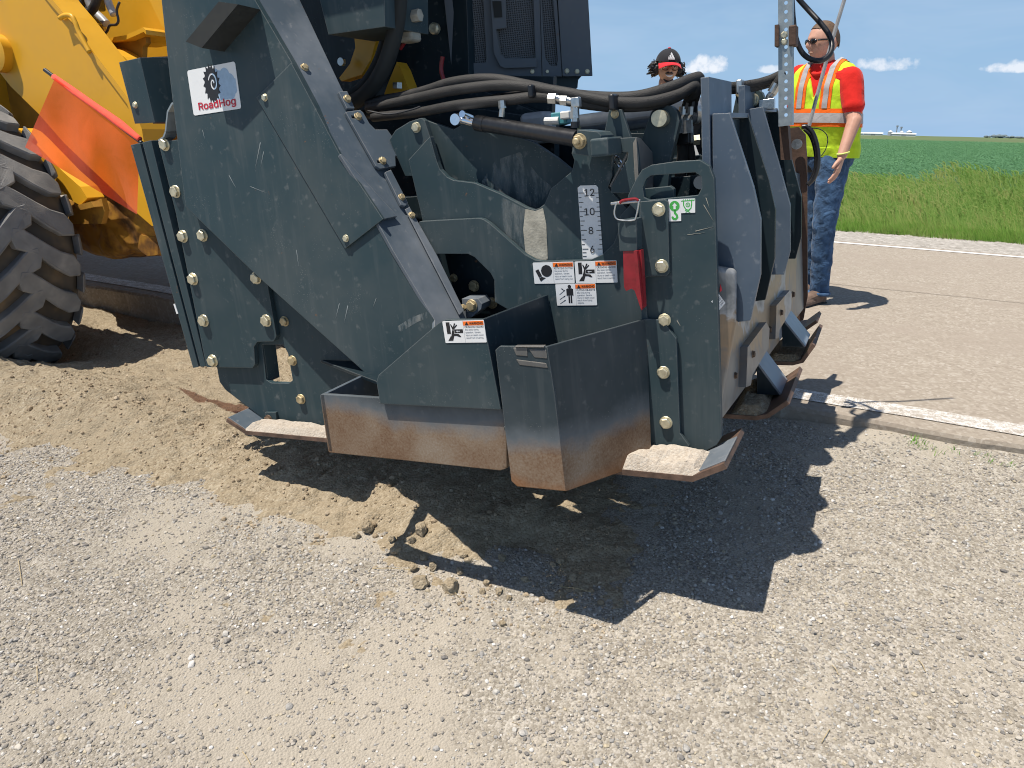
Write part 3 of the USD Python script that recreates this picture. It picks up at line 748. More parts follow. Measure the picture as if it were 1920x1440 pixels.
def seed_grass(rng):
    m = [blades(20, .60, .0034, .09, .42, rng, 4)]
    for i in range(5):          # seed heads
        b = np.array([rng.normal(0, .06), rng.normal(0, .06), 0]); tip = b + np.array([-.26 * rng.uniform(.5, 1.2), .06, .78 * rng.uniform(.75, 1.1)])
        mid = (b + tip) / 2 + [.05, 0, .06]
        m.append(tube([b, mid, tip], [.0018, .0016, .0014], 3, 4)); m.append(tube([tip - [-.02, 0, .07], tip, tip + [-.05, 0, .03]], [.002, .008, .002], 4, 3))
    return trimesh.util.concatenate(m)


gr = np.random.default_rng(5)
n = 9000
a, p = gr.uniform(-16, 14, n), gr.uniform(10.68, 11.8, n)
p = p + .12 * nz(a, 0 * a, .5, 81)
instancer('short_grass', [blades(26, .17, .0035, .06, .45, gr) for _ in range(4)], 'grass_blade', ap2w(a, p, np.maximum(verge_z(a, p), np.where(p < 11.15, far_gravel_z(a, p), -9)) - .01), euler_quats(n, gr, .1) * [1, 0, 0, 0] + [0, 0, 0, 1e-4], gr.uniform(.6, 1.35, n) * np.clip(.65 + .8 * (p - 10.68), .5, 1.4), gr.integers(0, 4, n), 'short bright green grass along the far road shoulder', 'grass', soft=.46)
n = 17000
a, p = gr.uniform(-18, 14, n), gr.uniform(11.5, 15.8, n)
hs = np.clip(1.0 + .5 * nz(a, p, 1.3, 83), .55, 1.5) * np.where(p < 12.0, .7, 1)
instancer('tall_grass', [seed_grass(gr) for _ in range(5)], 'grass_tall', ap2w(a, p, verge_z(a, p) - .02), euler_quats(n, gr, .1) * [1, 0, 0, 0] + [0, 0, 0, 1e-4], hs, gr.integers(0, 5, n), 'tall windblown seeding grass in the ditch beyond the road', 'grass', soft=.46)


def crop(rng, n=44):
    V, F = [], []
    for i in range(n):
        c = np.array([rng.normal(0, .17), rng.normal(0, .17), rng.uniform(.12, .40)]); az = rng.uniform(0, 6.28); el = rng.uniform(-.5, .7); L = rng.uniform(.034, .060)
        d = np.array([math.cos(az) * math.cos(el), math.sin(az) * math.cos(el), math.sin(el)]); s = unit(np.cross(d, [0, 0, 1])) * L * .45
        k = len(V); V += [c, c + d * L * .5 + s, c + d * L, c + d * L * .5 - s]; F += [[k, k + 1, k + 2], [k, k + 2, k + 3]]
    return trimesh.Trimesh(np.array(V), np.array(F), process=False)


n = 70000
p = 15.3 + 105 * gr.uniform(0, 1, n) ** 1.7; a = gr.uniform(-1, 1, n) * (6 + .36 * (p - 15)) + 2.0 + .10 * p
instancer('soybean_plants', [crop(gr) for _ in range(5)], 'crop_leaf', ap2w(a, p, -1.30 + 0 * a), euler_quats(n, gr, .05) * [1, 0, 0, 1], gr.uniform(.8, 1.2, n) * (1 + .006 * (p - 15)), gr.integers(0, 5, n), 'low leafy green crop plants filling the flat field', 'crop', soft=.3)
# small weeds along the near pavement edge
n = 46
a = np.concatenate([gr.normal(.32, .10, 10), gr.normal(.75, .25, 12), gr.normal(1.25, .22, 24)]); p = EDGE_P - gr.uniform(.03, .11, n)
instancer('edge_weeds', [blades(9, .035, .0018, .016, .7, gr, 2) for _ in range(3)], 'grass_blade', ap2w(a, p, gravel_z(a, p)), euler_quats(n, gr, .1) * [1, 0, 0, 1], gr.uniform(.5, 1.1, n), gr.integers(0, 3, n), 'sparse small weeds along the broken pavement edge', 'weeds')


# ---- far buildings and trees on the horizon (each a thing)
def far_at(px, py, dist):
    v = ray(px, py); return v * dist / math.hypot(v[0], v[1])


def shed(px0, px1, py0, py1, dist, label, name='farm_building'):
    a, b = far_at(px0, py1, dist), far_at(px1, py1, dist); zt = far_at(px0, py0, dist)[2]; zb = -1.2
    u = unit((b - a) * [1, 1, 0]); w = np.array([-u[1], u[0], 0]); Lg = np.linalg.norm((b - a)[:2]); H = zt - zb; D = max(12.0, .25 * Lg)
    o = np.array([a[0], a[1], zb]); t = thing(name, o + [0, 0, CAMZ], label, 'building', 'white farm sheds on the horizon', np.stack([u, w, [0, 0, 1.0]]))
    put('wall', trimesh.creation.box(bounds=[[0, 0, 0], [Lg, D, H * .62]]), MAT['far_white'], t)
    rf = prism([[-.4, -.5, H * .62], [-.4, D + .5, H * .62], [-.4, D / 2, H]], [[Lg + .4, -.5, H * .62], [Lg + .4, D + .5, H * .62], [Lg + .4, D / 2, H]])
    put('roof', rf, MAT['far_white'], t)
    for k in range(max(1, int(Lg / 40))):
        x = (k + .5) * Lg / max(1, int(Lg / 40)); put('door', trimesh.creation.box(bounds=[[x - 2, -.12, 0], [x + 2, -.02, H * .5]]), MAT['far_grey'], t)


shed(1600, 1618, 247.2, 251.5, 900, 'short white shed nearest to the man on the horizon')
shed(1619, 1655, 247.6, 251.8, 920, 'long white shed on the horizon just right of the man')
shed(1672, 1717, 248.4, 252.6, 900, 'long white shed on the horizon below the storage tanks')


def bin_(px, py0, py1, rpx, dist, label):
    b = far_at(px, py1, dist); H = far_at(px, py0, dist)[2] + 1.2; R = rpx / FOC * dist
    t = thing('storage_bin', np.array([b[0], b[1], -1.2 + CAMZ]), label, 'storage bin')
    put('wall', lathe([0, 0, 0], [0, 0, 1], [(R, 0), (R, H * .72)], 16), MAT['far_grey'], t); put('roof', lathe([0, 0, H * .72], [0, 0, 1], [(R * 1.03, 0), (R * .1, H * .28)], 16), MAT['far_white'], t)


bin_(1669, 244, 251, 3.6, 980, 'pale round storage bin at the left end of the far farm')
bin_(1690, 245, 252, 3.0, 985, 'grey round storage bin in the middle of the far farm')
bin_(1704, 244, 252, 4.2, 980, 'larger pale round storage bin at the right of the far farm')
for px, py, lab in ((1680, 238, 'thin grey elevator leg tower rising left above the far farm'), (1688, 240.5, 'shorter grey elevator tower rising right above the far farm')):
    b = far_at(px, 252, 990); h = far_at(px, py, 990)[2] + 1.2
    t = thing('elevator_tower', np.array([b[0], b[1], -1.2 + CAMZ]), lab, 'tower')
    put('mast', trimesh.creation.box(bounds=[[-.4, -.4, 0], [.4, .4, h]]), MAT['far_grey'], t); put('head', trimesh.creation.box(bounds=[[-1.0, -.8, h], [1.0, .8, h + 1.6]]), MAT['far_grey'], t)
tr = np.random.default_rng(3)
for k, (px, w, h) in enumerate([(1640, 2, 3.5), (1851, 4, 3), (1866, 6, 4.2), (1880, 6, 4.6), (1893, 5, 3.2), (1912, 8, 2.8), (1930, 8, 3), (1955, 12, 3.5)]):
    dist = 1300.0; hy = 215.5 + .0224 * px + 1.3; b = far_at(px, hy, dist); R = w / FOC * dist; H = h / FOC * dist * 1.25
    t = thing('far_tree', np.array([b[0], b[1], -1.1 + CAMZ]), 'distant hazy tree clump on the horizon' + (' beside the white sheds' if k == 0 else ' at the right, number %s from the left' % ('one', 'two', 'three', 'four', 'five', 'six', 'seven')[k - 1]), 'tree', None if k == 0 else 'distant trees at the right edge')
    put('trunk', cyl([0, 0, 0], [0, 0, H * .4], .5, 6), MAT['far_tree'], t)
    put('crown', [lathe([tr.normal(0, R * .45), tr.normal(0, R * .3), H * tr.uniform(.0, .25)], [0, 0, 1], [(R * .35, 0), (R * .6, H * .25), (R * .55, H * .5), (R * .2, H * .75)], 7, tr.uniform(0, 1)) for _ in range(6)], MAT['far_tree'], t)

# ------------------------------------------------------------------ the milling attachment (own axes: x along, y inwards, z up)
MO = np.array([-1.2, 2.4, -.86])
_o = MO @ MROT + np.array([0, 0, CAMZ])
mach = thing('milling_attachment', _o, 'large dark teal steel cold milling attachment raised over the loose soil, with warning stickers', 'milling machine', None, MROT)


def mp(name, mesh, mat, parent=None, smooth=False, **kw):
    return put(name, mesh, MAT[mat] if isinstance(mat, str) else mat, parent or mach, smooth, MO, **kw)


def pts(pl, *q):
    f = pl if callable(pl) else PY(pl)
    return [f(*x) for x in q]


def plate(name, pl, poly, t, mat='dark_paint', holes=(), r=0.004, parent=None, **kw):
    f = pl if callable(pl) else PY(pl)
    return mp(name, slab(pts(f, *poly), t, [pts(f, *h) for h in holes], r), mat, parent, **kw)


def bolts(parent, pl, lst, mat='bolt_zinc', rpx=12, h=.62):
    f = pl if callable(pl) else PY(pl)
    for q in lst:
        P = f(q[0], q[1]); R = (q[2] if len(q) > 2 else rpx) / FOC * abs(P @ (MROT @ cam2w(0, 0, 1)))
        mp('bolt', hexbolt(P, f.n, R, h), mat, parent, 30)


# --- deep dark body so that gaps read as gaps
mp('drum_housing', [obox([-1.02, 2.75, -.40], [1.05, 1.1, .60]), obox([-1.62, 2.6, .93], [1.1, 1.2, .08])], 'dark_paint_shaded')  # housing box stops light leaks; unseen hood added above to shade the frame
mp('rear_frame', [slab([M(*q, 2.62) for q in ((430, -160), (870, -160), (880, 160), (1060, 232), (760, 330), (560, 260))], .05), slab([M(*q, 2.5) for q in ((640, 190), (905, 205), (1040, 225), (1040, 330), (760, 420))], .04)], 'dark_paint_shaded')
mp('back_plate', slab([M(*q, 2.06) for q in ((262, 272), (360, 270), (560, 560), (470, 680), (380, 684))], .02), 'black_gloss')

mp('frame_filler', [obox([-.60, 2.16, -.50], [.32, .22, .40]), obox([-.62, 2.82, -.40], [.30, 1.05, .70])], 'dark_paint_shaded')  # hidden boxes added to close lit gaps in the ground shadow
# --- lower side plate with through opening
lower = plate('lower_side_plate', 1.965, [(395, 560), (407, 690), (412, 716), (423, 731), (496, 787), (520, 795), (640, 800), (760, 770), (760, 560), (520, 430)], .02,
              holes=[[(491, 646), (531, 646), (540, 662), (549, 713), (541, 719), (508, 718), (499, 712)]])
bolts(lower, 1.965, [(534, 602), (549, 676), (565, 748)], 'bolt_gold', 10)
mp('notch_lip', slab([M(*q, 1.972) for q in ((486, 640), (493, 640), (503, 716), (496, 712))], .06), 'dark_paint')

# --- stacked joint plates at the left end
plate('joint_plate', 1.955, [(245, 272), (262, 268), (372, 688), (362, 690)], .05, r=.002)
plate('joint_plate', 1.952, [(267, 267), (283, 263), (386, 687), (376, 688)], .05, r=.002)
bp = plate('bolted_plate', 1.945, [(297, 266), (333, 262), (420, 330), (520, 480), (500, 525), (518, 630), (513, 640), (482, 641), (476, 650), (478, 683), (473, 690), (387, 688), (330, 400)], .018)
bolts(bp, 1.945, [(310, 271), (330, 359), (344, 443), (381, 441), (363, 523), (481, 521), (383, 601), (500, 601), (400, 676)])
mp('wear_marks', [slab(pts(1.953, *q), .002) for q in ([(325, 570), (328, 570), (334, 588), (331, 589)],)], 'label_white', bp)
# box, strap behind
bx = [(223, 117), (262, 108), (290, 230), (253, 232)]
mp('side_box', prism(pts(2.03, *bx), [p + np.array([.10, .16, 0]) for p in pts(2.03, *bx)]), 'dark_paint')
bolts(mach, 2.03, [(254, 197, 6)], 'bolt_zinc')
mp('side_box_back', prism(pts(2.20, (262, 108), (345, 104), (345, 232), (287, 232)), [p + [0, .1, 0] for p in pts(2.20, (262, 108), (345, 104), (345, 232), (287, 232))]), 'black_gloss')
def band(px, d0, d1, t, mat, name, parent=None):
    A, B = [M(x, y, d0) for x, y in px], [M(x, y, d0) + np.array([0, d1 - d0, 0]) for x, y in px]
    ms = []
    for i in range(len(px) - 1):
        e = unit(A[i + 1] - A[i]); nn = np.cross(e, [0, 1.0, 0]) * t
        ms.append(prism([A[i], A[i + 1], A[i + 1] + nn, A[i] + nn], [B[i], B[i + 1], B[i + 1] + nn, B[i] + nn]))
    return mp(name, ms, mat, parent)


band([(327, 190), (321, 193), (313, 208), (311, 225), (309, 246), (305, 256), (296, 262)], 1.935, 1.985, .006, 'galvanised', 'bent_strap')
# --- the big slanted arm plate with its bent flange, cover and block
AP = P3((330, 260, 1.925), (540, 0, 1.915), (705, 705, 1.84))
arm = plate('arm_plate', AP, [(287, -150), (390, -150), (478, 0), (547, 117), (637, 287), (737, 470), (815, 600), (800, 700), (740, 720), (705, 717), (480, 515), (348, 387), (333, 263), (318, 140), (303, 0)], .02, r=.002)
a1, a2, a3, a4 = AP(390, -150), AP(815, 600), P3((547, 117, 1.99), (875, 597, 1.95), (637, 0, 1.99))(875, 597), P3((547, 117, 1.99), (875, 597, 1.95), (637, 0, 1.99))(487, -150)
FL = Plane(a1, a2, a3)
flange = plate('arm_flange', FL, [(390, -150), (478, 0), (547, 117), (637, 287), (737, 470), (815, 600), (812, 640), (900, 640), (873, 597), (820, 480), (700, 268), (640, 165), (562, 0), (487, -150)], .012, 'worn_skylit_paint', r=.001)
cover = plate('cover_plate', AP.off(.009), [(481, 183), (546, 118), (600, 220), (637, 289), (718, 411), (647, 466)], .009, r=.001, parent=arm)
tri = plate('cover_lip', FL.off(.012), [(716, 411), (637, 289), (640, 289), (745, 405)], .012, 'worn_skylit_paint', r=.0005, parent=arm)
bolts(arm, AP.off(.009), [(497, 183, 7), (649, 447, 7)])
bolts(flange, FL, [(571, 127, 8), (723, 399, 8), (868, 577, 7)], 'bolt_gold')
blk = [(348, 78), (410, 3), (446, 8), (378, 90)]
mp('rubber_block', prism(pts(AP.off(.085), *blk), [p - AP.n * .085 for p in pts(AP.off(.085), *blk)]), 'rubber_black')
f2 = FL.off(.014)
tab = plate('slotted_tab', f2, [(635, 172), (651, 171), (665, 203), (651, 203)], .01, 'worn_skylit_paint', r=.001)
bolts(tab, f2, [(651, 186, 8)], 'bolt_gold')
tab2 = plate('slotted_tab', f2, [(648, 210), (675, 206), (681, 211), (693, 232), (704, 243), (726, 243), (772, 306), (760, 297), (754, 291), (741, 292), (742, 311), (713, 316), (705, 311)], .01, 'worn_skylit_paint', r=.001,
             holes=[[(658, 216), (668, 217), (669, 223), (660, 222)], [(706, 300), (717, 301), (718, 306), (708, 306)]])
bolts(tab2, f2, [(671, 219, 8), (717, 302, 8)], 'bolt_gold')
tab3 = plate('slotted_tab', f2, [(722, 323), (733, 318), (765, 380), (760, 386), (752, 384)], .01, 'worn_skylit_paint', r=.001)
bolts(tab3, f2, [(753, 370, 7)], 'bolt_gold')
tab4 = plate('slotted_tab', f2, [(760, 392), (768, 388), (820, 480), (870, 582), (862, 590)], .004, 'worn_skylit_paint', r=.0005)
bolts(tab4, f2, [(772, 404, 7)], 'bolt_gold')

# --- plates behind: deep plate, gauge plate with the ruler, front plate with the wavy top
plate('deep_plate', 2.10, [(795, 224), (850, 243), (870, 232), (900, 235), (1000, 267), (1045, 297), (1075, 322), (1060, 420), (1000, 430), (800, 430), (780, 300)], .02, 'dark_paint', r=.002)
plate('deep_ear', 2.06, [(730, 262), (742, 244), (768, 228), (790, 221), (796, 226), (806, 256), (821, 306), (800, 330), (760, 330)], .02, 'dark_paint', r=.002)
bolts(mach, 2.06, [(781, 239, 10)], 'bolt_zinc')
gauge = plate('gauge_plate', 2.01, [(766, 300), (806, 256), (819, 303), (825, 318), (838, 332), (850, 338), (890, 343), (937, 363), (987, 389), (1000, 393), (1010, 391), (1021, 383), (1028, 367), (1033, 354), (1073, 321), (1077, 300), (1072, 288), (1075, 262), (1140, 262), (1146, 290), (1148, 330), (1140, 352), (1165, 380), (1200, 420), (1190, 520), (1010, 520), (990, 488), (900, 424), (795, 424)], .02, r=.001)
mp('cream_streak', slab(pts(2.0085, (985, 392), (1003, 396), (1018, 390), (1024, 420), (1027, 486), (1010, 492), (985, 474), (981, 430)), .0015), 'cream_dust', gauge)
front = plate('front_plate', 1.985, [(787, 415), (840, 412), (897, 409), (906, 411), (918, 419), (984, 477), (1002, 487), (1020, 490), (1107, 487), (1130, 477), (1151, 456), (1160, 432), (1163, 405), (1185, 380), (1230, 380), (1250, 640), (1240, 830), (1000, 850), (700, 800), (700, 620)], .018,
              holes=[[(818, 476), (878, 476), (890, 482), (920, 512), (927, 525), (928, 566), (958, 583), (958, 640), (870, 640), (840, 560)]], r=.001)
mp('pocket_back', slab([M(*q, 2.09) for q in ((780, 440), (980, 440), (990, 640), (800, 640))], .02), 'dark_paint_shaded')
bolts(mach, 2.085, [(889, 536, 11), (923, 568, 11), (851, 521, 8)], 'bolt_gold')
brk = plate('pocket_bracket', 1.975, [(866, 560), (896, 560), (904, 570), (902, 580), (884, 595), (868, 598)], .06, 'worn_skylit_paint', r=.001)
bolts(brk, 1.975, [(885, 573, 12)], 'bolt_gold')
# ruler
ruler = plate('depth_ruler', 2.0075, [(1083, 352), (1088, 348), (1117, 347), (1121, 351), (1131, 487), (1093, 489)], .0025, 'label_white', r=.0005)
rf_ = PY(2.0068)
marks = []
for i in range(13):
    y = 362 + 105 * i / 12; xl, xr = 1083.6 + (y - 352) * .0725, 1121.3 + (y - 352) * .0725; w = 11 if i % 4 == 0 else (5 if i % 2 else 8)
    sl = -.02
    for (xa, xb) in ((xl, xl + w), (xr - (9 if i % 4 == 0 else 5), xr)):
        marks.append(slab(pts(rf_, (xa, y - .55 - (xa - xl) * -sl * 0), (xb, y - .7), (xb, y + .5), (xa, y + .65)), .0008))
for y in (473.5, 480.5):
    xl, xr = 1083.6 + (y - 352) * .0725, 1121.3 + (y - 352) * .0725
    marks.append(slab(pts(rf_, (xl, y - .5), (xl + 7, y - .6), (xl + 7, y + .5), (xl, y + .6)), .0008))
mp('scale_mark', marks, 'label_black', ruler)
def text_on(pl, s, x, y, hpx, ang, mat, parent, name='lettering', bold=False, width=None, lift=.0008):
    """lettering whose baseline starts at pixel (x, y); height in pixels, along the attachment's x axis turned by ang degrees"""
    f = pl if callable(pl) else PY(pl)
    O = f(x, y); n = f.n; dist = abs(O @ (MROT @ cam2w(0, 0, 1))); h = hpx / FOC * dist
    u0 = unit(np.array([1.0, 0, 0]) - n * n[0]); v0 = np.cross(n, u0); v0 = v0 if v0[2] > 0 else -v0
    c, s_ = math.cos(math.radians(ang)), math.sin(math.radians(ang)); u, v = c * u0 + s_ * v0, c * v0 - s_ * u0
    m = meshkit.text_mesh(s, h, .0005, bold)
    if width:
        k = (width / FOC * dist) / (m.bounds[1][0] - m.bounds[0][0]); m.vertices[:, 0] *= k
    return mp(name, place2(m, O, u, v, n, lift), mat, parent)


for s, x, y in (('12', 1094.5, 368.5), ('10', 1094.5, 404), ('8', 1103, 439), ('6', 1105.5, 474)):
    text_on(PY(2.0072), s, x, y, 13, 0, 'label_black', ruler, 'numeral')

# --- warning stickers
class Sticker:
    def __init__(s, name, pl, TL, TR, BL, w, parent=None, r=.0025, mat='label_white', label=None):
        f = pl if callable(pl) else PY(pl)
        s.O = f(*BL); tl, tr_ = f(*TL), f(*TR); s.W = np.linalg.norm(tr_ - tl); s.u = unit(tr_ - tl); s.n = f.n; s.v = unit(tl - s.O - s.u * ((tl - s.O) @ s.u)); s.H = np.linalg.norm(tl - s.O)
        s.k = s.W / w; s.w, s.h = w, s.H / s.k
        s.node = mp(name, place2(flatmesh(sbox(0, 0, s.W, s.H).buffer(-r).buffer(r), .0012), s.O, s.u, s.v, s.n, .0002), mat, parent, label=label).GetPrim() if False else None
        g = mp(name, place2(flatmesh(sbox(0, 0, s.W, s.H).buffer(-r).buffer(r), .0012), s.O, s.u, s.v, s.n, .0002), mat, parent, label=label); s.node = g
    def shape(s, name, poly, mat, z=1):
        poly = affinity.scale(poly, s.k, s.k, origin=(0, 0)); mp(name, place2(flatmesh(poly, .0004), s.O, s.u, s.v, s.n, .0014 + .0005 * (z - 1)), mat, s.node)
    def text(s, name, t, x, y, h, mat, w=None, bold=False, z=1):
        m = meshkit.text_mesh(t, h * s.k, .0003, bold)
        if w: m.vertices[:, 0] *= w * s.k / (m.bounds[1][0] - m.bounds[0][0])
        mp(name, place2(m, s.O + s.u * x * s.k + s.v * y * s.k, s.u, s.v, s.n, .0014 + .0005 * (z - 1)), mat, s.node)


def poly(*q): return Polygon(q)


def warning(TL, TR, BL, pl, kind, lines, parent, label):
    S = Sticker('warning_sticker', pl, TL, TR, BL, 100, parent, label=label)
    H = S.h; x0 = 50
    S.shape('divider', sbox(x0 - .8, 0, x0 - .2, H), 'label_grey')
    S.shape('orange_band', sbox(x0, H * .78, 98.5, H - 1.5), 'label_orange')
    S.shape('hazard_triangle', poly((x0 + 4, H * .80), (x0 + 13, H * .80), (x0 + 8.5, H * .955)), 'label_black', 2)
    S.text('heading', 'WARNING', x0 + 14.5, H * .82, H * .10, 'label_black', 32, True, 2)
    S.text('subheading', lines[0], x0 + 2, H * .67, H * .075, 'label_black', 45)
    lh = (.60 if len(lines) < 6 else .60) * H / (len(lines) - 1) * .93
    for i, t in enumerate(lines[1:]):
        w = len(t) * 1.98
        S.text('text_line', t, x0 + 2.5, H * .555 - i * H * (.125 if len(lines) < 6 else .118), H * .072, 'label_text', min(w, 46))
    if kind == 'crush':
        sh = [sbox(8, H * .42, 17, H * .95), poly((26, H * .45), (47, H * .45), (47, H * .62), (26, H * .62)), poly((18, H * .38), (22, H * .62), (18, H * .84), (20, H * .86), (24, H * .72), (28, H * .90), (31, H * .88), (27, H * .72), (33, H * .84), (35, H * .80), (28, H * .66), (25, H * .62), (25, H * .42), (36, H * .40), (41, H * .28), (38, H * .26), (30, H * .32), (24, H * .32), (20, H * .10), (8, H * .10))]
        S.shape('crushing_hand_symbol', unary_union([sh[0], sh[1], sh[2].buffer(0)]).difference(unary_union([poly((29, H * .53), (34, H * .58), (34, H * .55), (40, H * .55), (40, H * .51), (34, H * .51), (34, H * .48)), sbox(17, H * .3, 18, H)])), 'label_black')
    elif kind == 'cutter':
        c = Point(33, H * .60).buffer(14, quad_segs=10)
        teeth = unary_union([Point(33 + 14.6 * math.cos(a), H * .60 + 14.6 * math.sin(a)).buffer(1.5, quad_segs=2) for a in np.linspace(0, 6.28, 24, endpoint=False)])
        leg = poly((5, H * .62), (13, H * .69), (21, H * .36), (13, H * .28)); ft = poly((13, H * .25), (20, H * .33), (30, H * .27), (24, H * .20), (17, H * .10))
        S.shape('rotating_cutter_symbol', c.difference(poly((28, H * .42), (36, H * .44), (42, H * .52), (36, H * .38))).union(c.intersection(c)).difference(teeth), 'label_black'); S.shape('leg_symbol', unary_union([leg, ft]), 'label_black')
    else:
        body = unary_union([Point(35, H * .88).buffer(4.2), sbox(29.5, H * .50, 40.5, H * .78).buffer(1), sbox(26.5, H * .45, 29, H * .77), sbox(41, H * .45, 43.5, H * .77), sbox(30.5, H * .12, 34.2, H * .5), sbox(35.8, H * .12, 39.5, H * .5)])
        S.shape('person_symbol', body, 'label_black')
        ar = []
        for (xa, ya, xb, yb) in ((9, .52, 23, .72), (9, .30, 23, .46), (9, .10, 23, .26), (22, .70, 14, .80)):
            l = LineString([(xa, ya * H), (xb, yb * H)]).buffer(.55); d = unit(np.array([xb - xa, (yb - ya) * H])); nn = np.array([-d[1], d[0]]); e = np.array([xb, yb * H])
            ar += [l, poly(tuple(e), tuple(e - d * 4 + nn * 1.6), tuple(e - d * 4 - nn * 1.6))]
        S.shape('flying_debris_arrows', unary_union(ar), 'label_black')
    return S


body_t = ['Stay away during', 'operation.  Severe', 'injury or death could']
warning((998, 492.5), (1074, 490.5), (1002.5, 532), 1.985, 'cutter', ['ROTATING CUTTER'] + body_t + ['result from being cut.'], front, 'white warning sticker with a leg and a rotating cutter')
warning((1076, 490.5), (1154.5, 488), (1080.5, 531), 1.985, 'crush', ['CRUSHING HAZARD'] + body_t + ['result from crushing.'], front, 'white warning sticker with a crushed hand, beside the rotating cutter sticker')
warning((1041, 533), (1116.5, 531), (1045, 573), 1.985, 'debris', ['FLYING OBJECTS'] + body_t + ['result from flying', 'objects.'], front, 'white warning sticker with a standing figure hit by arrows')

# --- rectangular guard bracket, bent panel and deflector flap standing out towards the viewer
DB = 1.62
ND = np.array([0, 1.0, 0])
fb = [(600, 739), (760, 749), (930, 760), (948, 772), (950, 878), (938, 882), (616, 848)]
bf = plate('guard_bracket', DB, fb, .012, 'bucket_rust', r=.006)
A0, A1 = M(601, 740, DB), M(617, 846, DB)
mp('bracket_side', [prism([A0, A1, A1 + [.012, 0, 0], A0 + [.012, 0, 0]], [A0 + ND * .34, A1 + ND * .34, A1 + ND * .34 + [.012, 0, 0], A0 + ND * .34 + [.012, 0, 0]])], 'worn_skylit_paint', bf)
B0, B1 = M(950, 772, DB), M(950, 878, DB)
mp('bracket_side', prism([B0 - [.012, 0, 0], B1 - [.012, 0, 0], B1, B0], [B0 - [.012, 0, 0] + ND * .34, B1 - [.012, 0, 0] + ND * .34, B1 + ND * .34, B0 + ND * .34]), 'bucket_rust', bf)
PD = 1.605
pf = [(713, 757), (706, 716), (710, 703), (822, 606), (836, 599), (906, 599), (939, 768)]
pn = plate('bent_panel', PD, pf, .010, 'dark_paint', r=.002)
_zf = M(760, 752, PD)[2]; _pf = [np.array([x, y, _zf]) for x, y in ((M(612, 740, 1.95)[0], 1.95), (M(790, 760, 1.635)[0], 1.635), (M(936, 760, 1.635)[0], 1.635), (M(1040, 760, 1.80)[0], 1.80), (M(1060, 760, 1.95)[0], 1.95))]
mp('pocket_floor', prism(_pf, [q - [0, 0, .01] for q in _pf]), 'dark_paint_shaded', pn)  # unseen floor added and shaped to keep sun off the ground below
S1 = Plane(M(906, 599, PD), M(939, 768, PD), M(1027, 553, 1.98))
plate('panel_wing', S1, [(906, 599), (1027, 553), (1046, 660), (1060, 745), (940, 768)], .010, 'dark_paint_shaded', r=.0005, parent=pn)
warning((827, 602.5), (904.5, 600), (836, 643), PD, 'crush', ['CRUSHING HAZARD'] + body_t + ['result from crushing.'], pn, 'white crushing hazard sticker on the bent panel')
FD = 1.60
fl = plate('deflector_flap', FD, [(929, 656), (937, 649), (1026, 650), (1040, 740), (1061, 921), (970, 912), (959, 902)], .008, 'flap_rust', r=.003)
FR = Plane(M(1026, 650, FD), M(1061, 921, FD), M(1210, 600, 1.945))
plate('flap_wing', FR, [(1026, 650), (1211, 598), (1222, 864), (1061, 921)], .008, 'flap_rust', r=.0005, parent=fl)
mp('flap_floor', prism([M(945, 800, FD + .01), M(1040, 810, FD + .01), M(1190, 790, 1.90), M(1190, 790, 1.97), M(945, 760, 1.97)], [q - [0, 0, .01] for q in (M(945, 800, FD + .01), M(1040, 810, FD + .01), M(1190, 790, 1.90), M(1190, 790, 1.97), M(945, 760, 1.97))]), 'dark_paint_shaded', fl)  # hidden plate added behind the flap to fill its ground shadow
mtp = plate('flap_mount', 1.943, [(1202, 600), (1213, 598), (1241, 600), (1268, 635), (1275, 812), (1292, 836), (1292, 866), (1222, 863)], .012, 'dark_paint', r=.001)
mp('weld_scuff', [slab(pts(FD - .0012, *q), .001) for q in ([(962, 652), (988, 652), (989, 668), (968, 666)], [(992, 655), (1024, 656), (1026, 672), (1002, 670)], [(968, 674), (1024, 681), (1027, 690), (974, 684)])], 'edge_steel', fl)
mp('loose_handle', slab(pts(FD - .004, *[(966, 649), (1020, 649), (1020, 651.5), (966, 651)]), .012), 'edge_steel', fl)

# --- right end plate with hand hole, latch strip, pin block
end = plate('end_plate', 1.96, [(1176, 378), (1178, 366), (1192, 337), (1204, 318), (1222, 309), (1267, 302.5), (1312, 300), (1330, 311), (1339, 335), (1346, 570), (1353, 820), (1344, 834), (1300, 858), (1230, 862), (1205, 600), (1198, 400)], .02,
            holes=[[(1205, 352), (1211, 336), (1220, 329), (1304, 323), (1315, 331), (1316, 352), (1309, 366), (1218, 375), (1208, 370)]], r=.002)
strip_ = plate('latch_strip', 1.95, [(1200, 378), (1247, 374), (1252, 378), (1255, 511), (1250, 517), (1212, 519), (1206, 525), (1214, 600), (1203, 600)], .010, r=.001)
bolts(strip_, 1.95, [(1235, 393, 13), (1241, 499, 13)], 'bolt_zinc')
bolts(end, 1.95, [(1246, 600, 12.5)], 'bolt_zinc'); bolts(mtp, 1.943, [(1244, 698, 12.5), (1249, 792, 12.5)], 'bolt_zinc'); bolts(mtp, 1.943, [(1270, 854, 12)], 'bolt_rust')
pb = [(1158, 414), (1193, 411), (1194, 470), (1162, 471)]
blkn = mp('pin_block', prism(pts(1.90, *pb), [p + [0, .06, 0] for p in pts(1.90, *pb)]), 'dark_paint')
mp('red_pin_holder', [slab(pts(1.902, (1168, 471), (1202, 469), (1204, 500), (1208, 577), (1202, 581), (1195, 560), (1190, 545), (1184, 541), (1174, 546), (1170, 538)), .022, [], .001),
                      slab(pts(1.885, (1188, 471), (1194, 470.5), (1204, 575), (1203, 582), (1196, 560)), .016)], 'red_paint')
mp('hitch_pin', cyl(M(1146, 382, 1.89), M(1201, 377, 1.89), .0042, 10), 'steel_fitting')
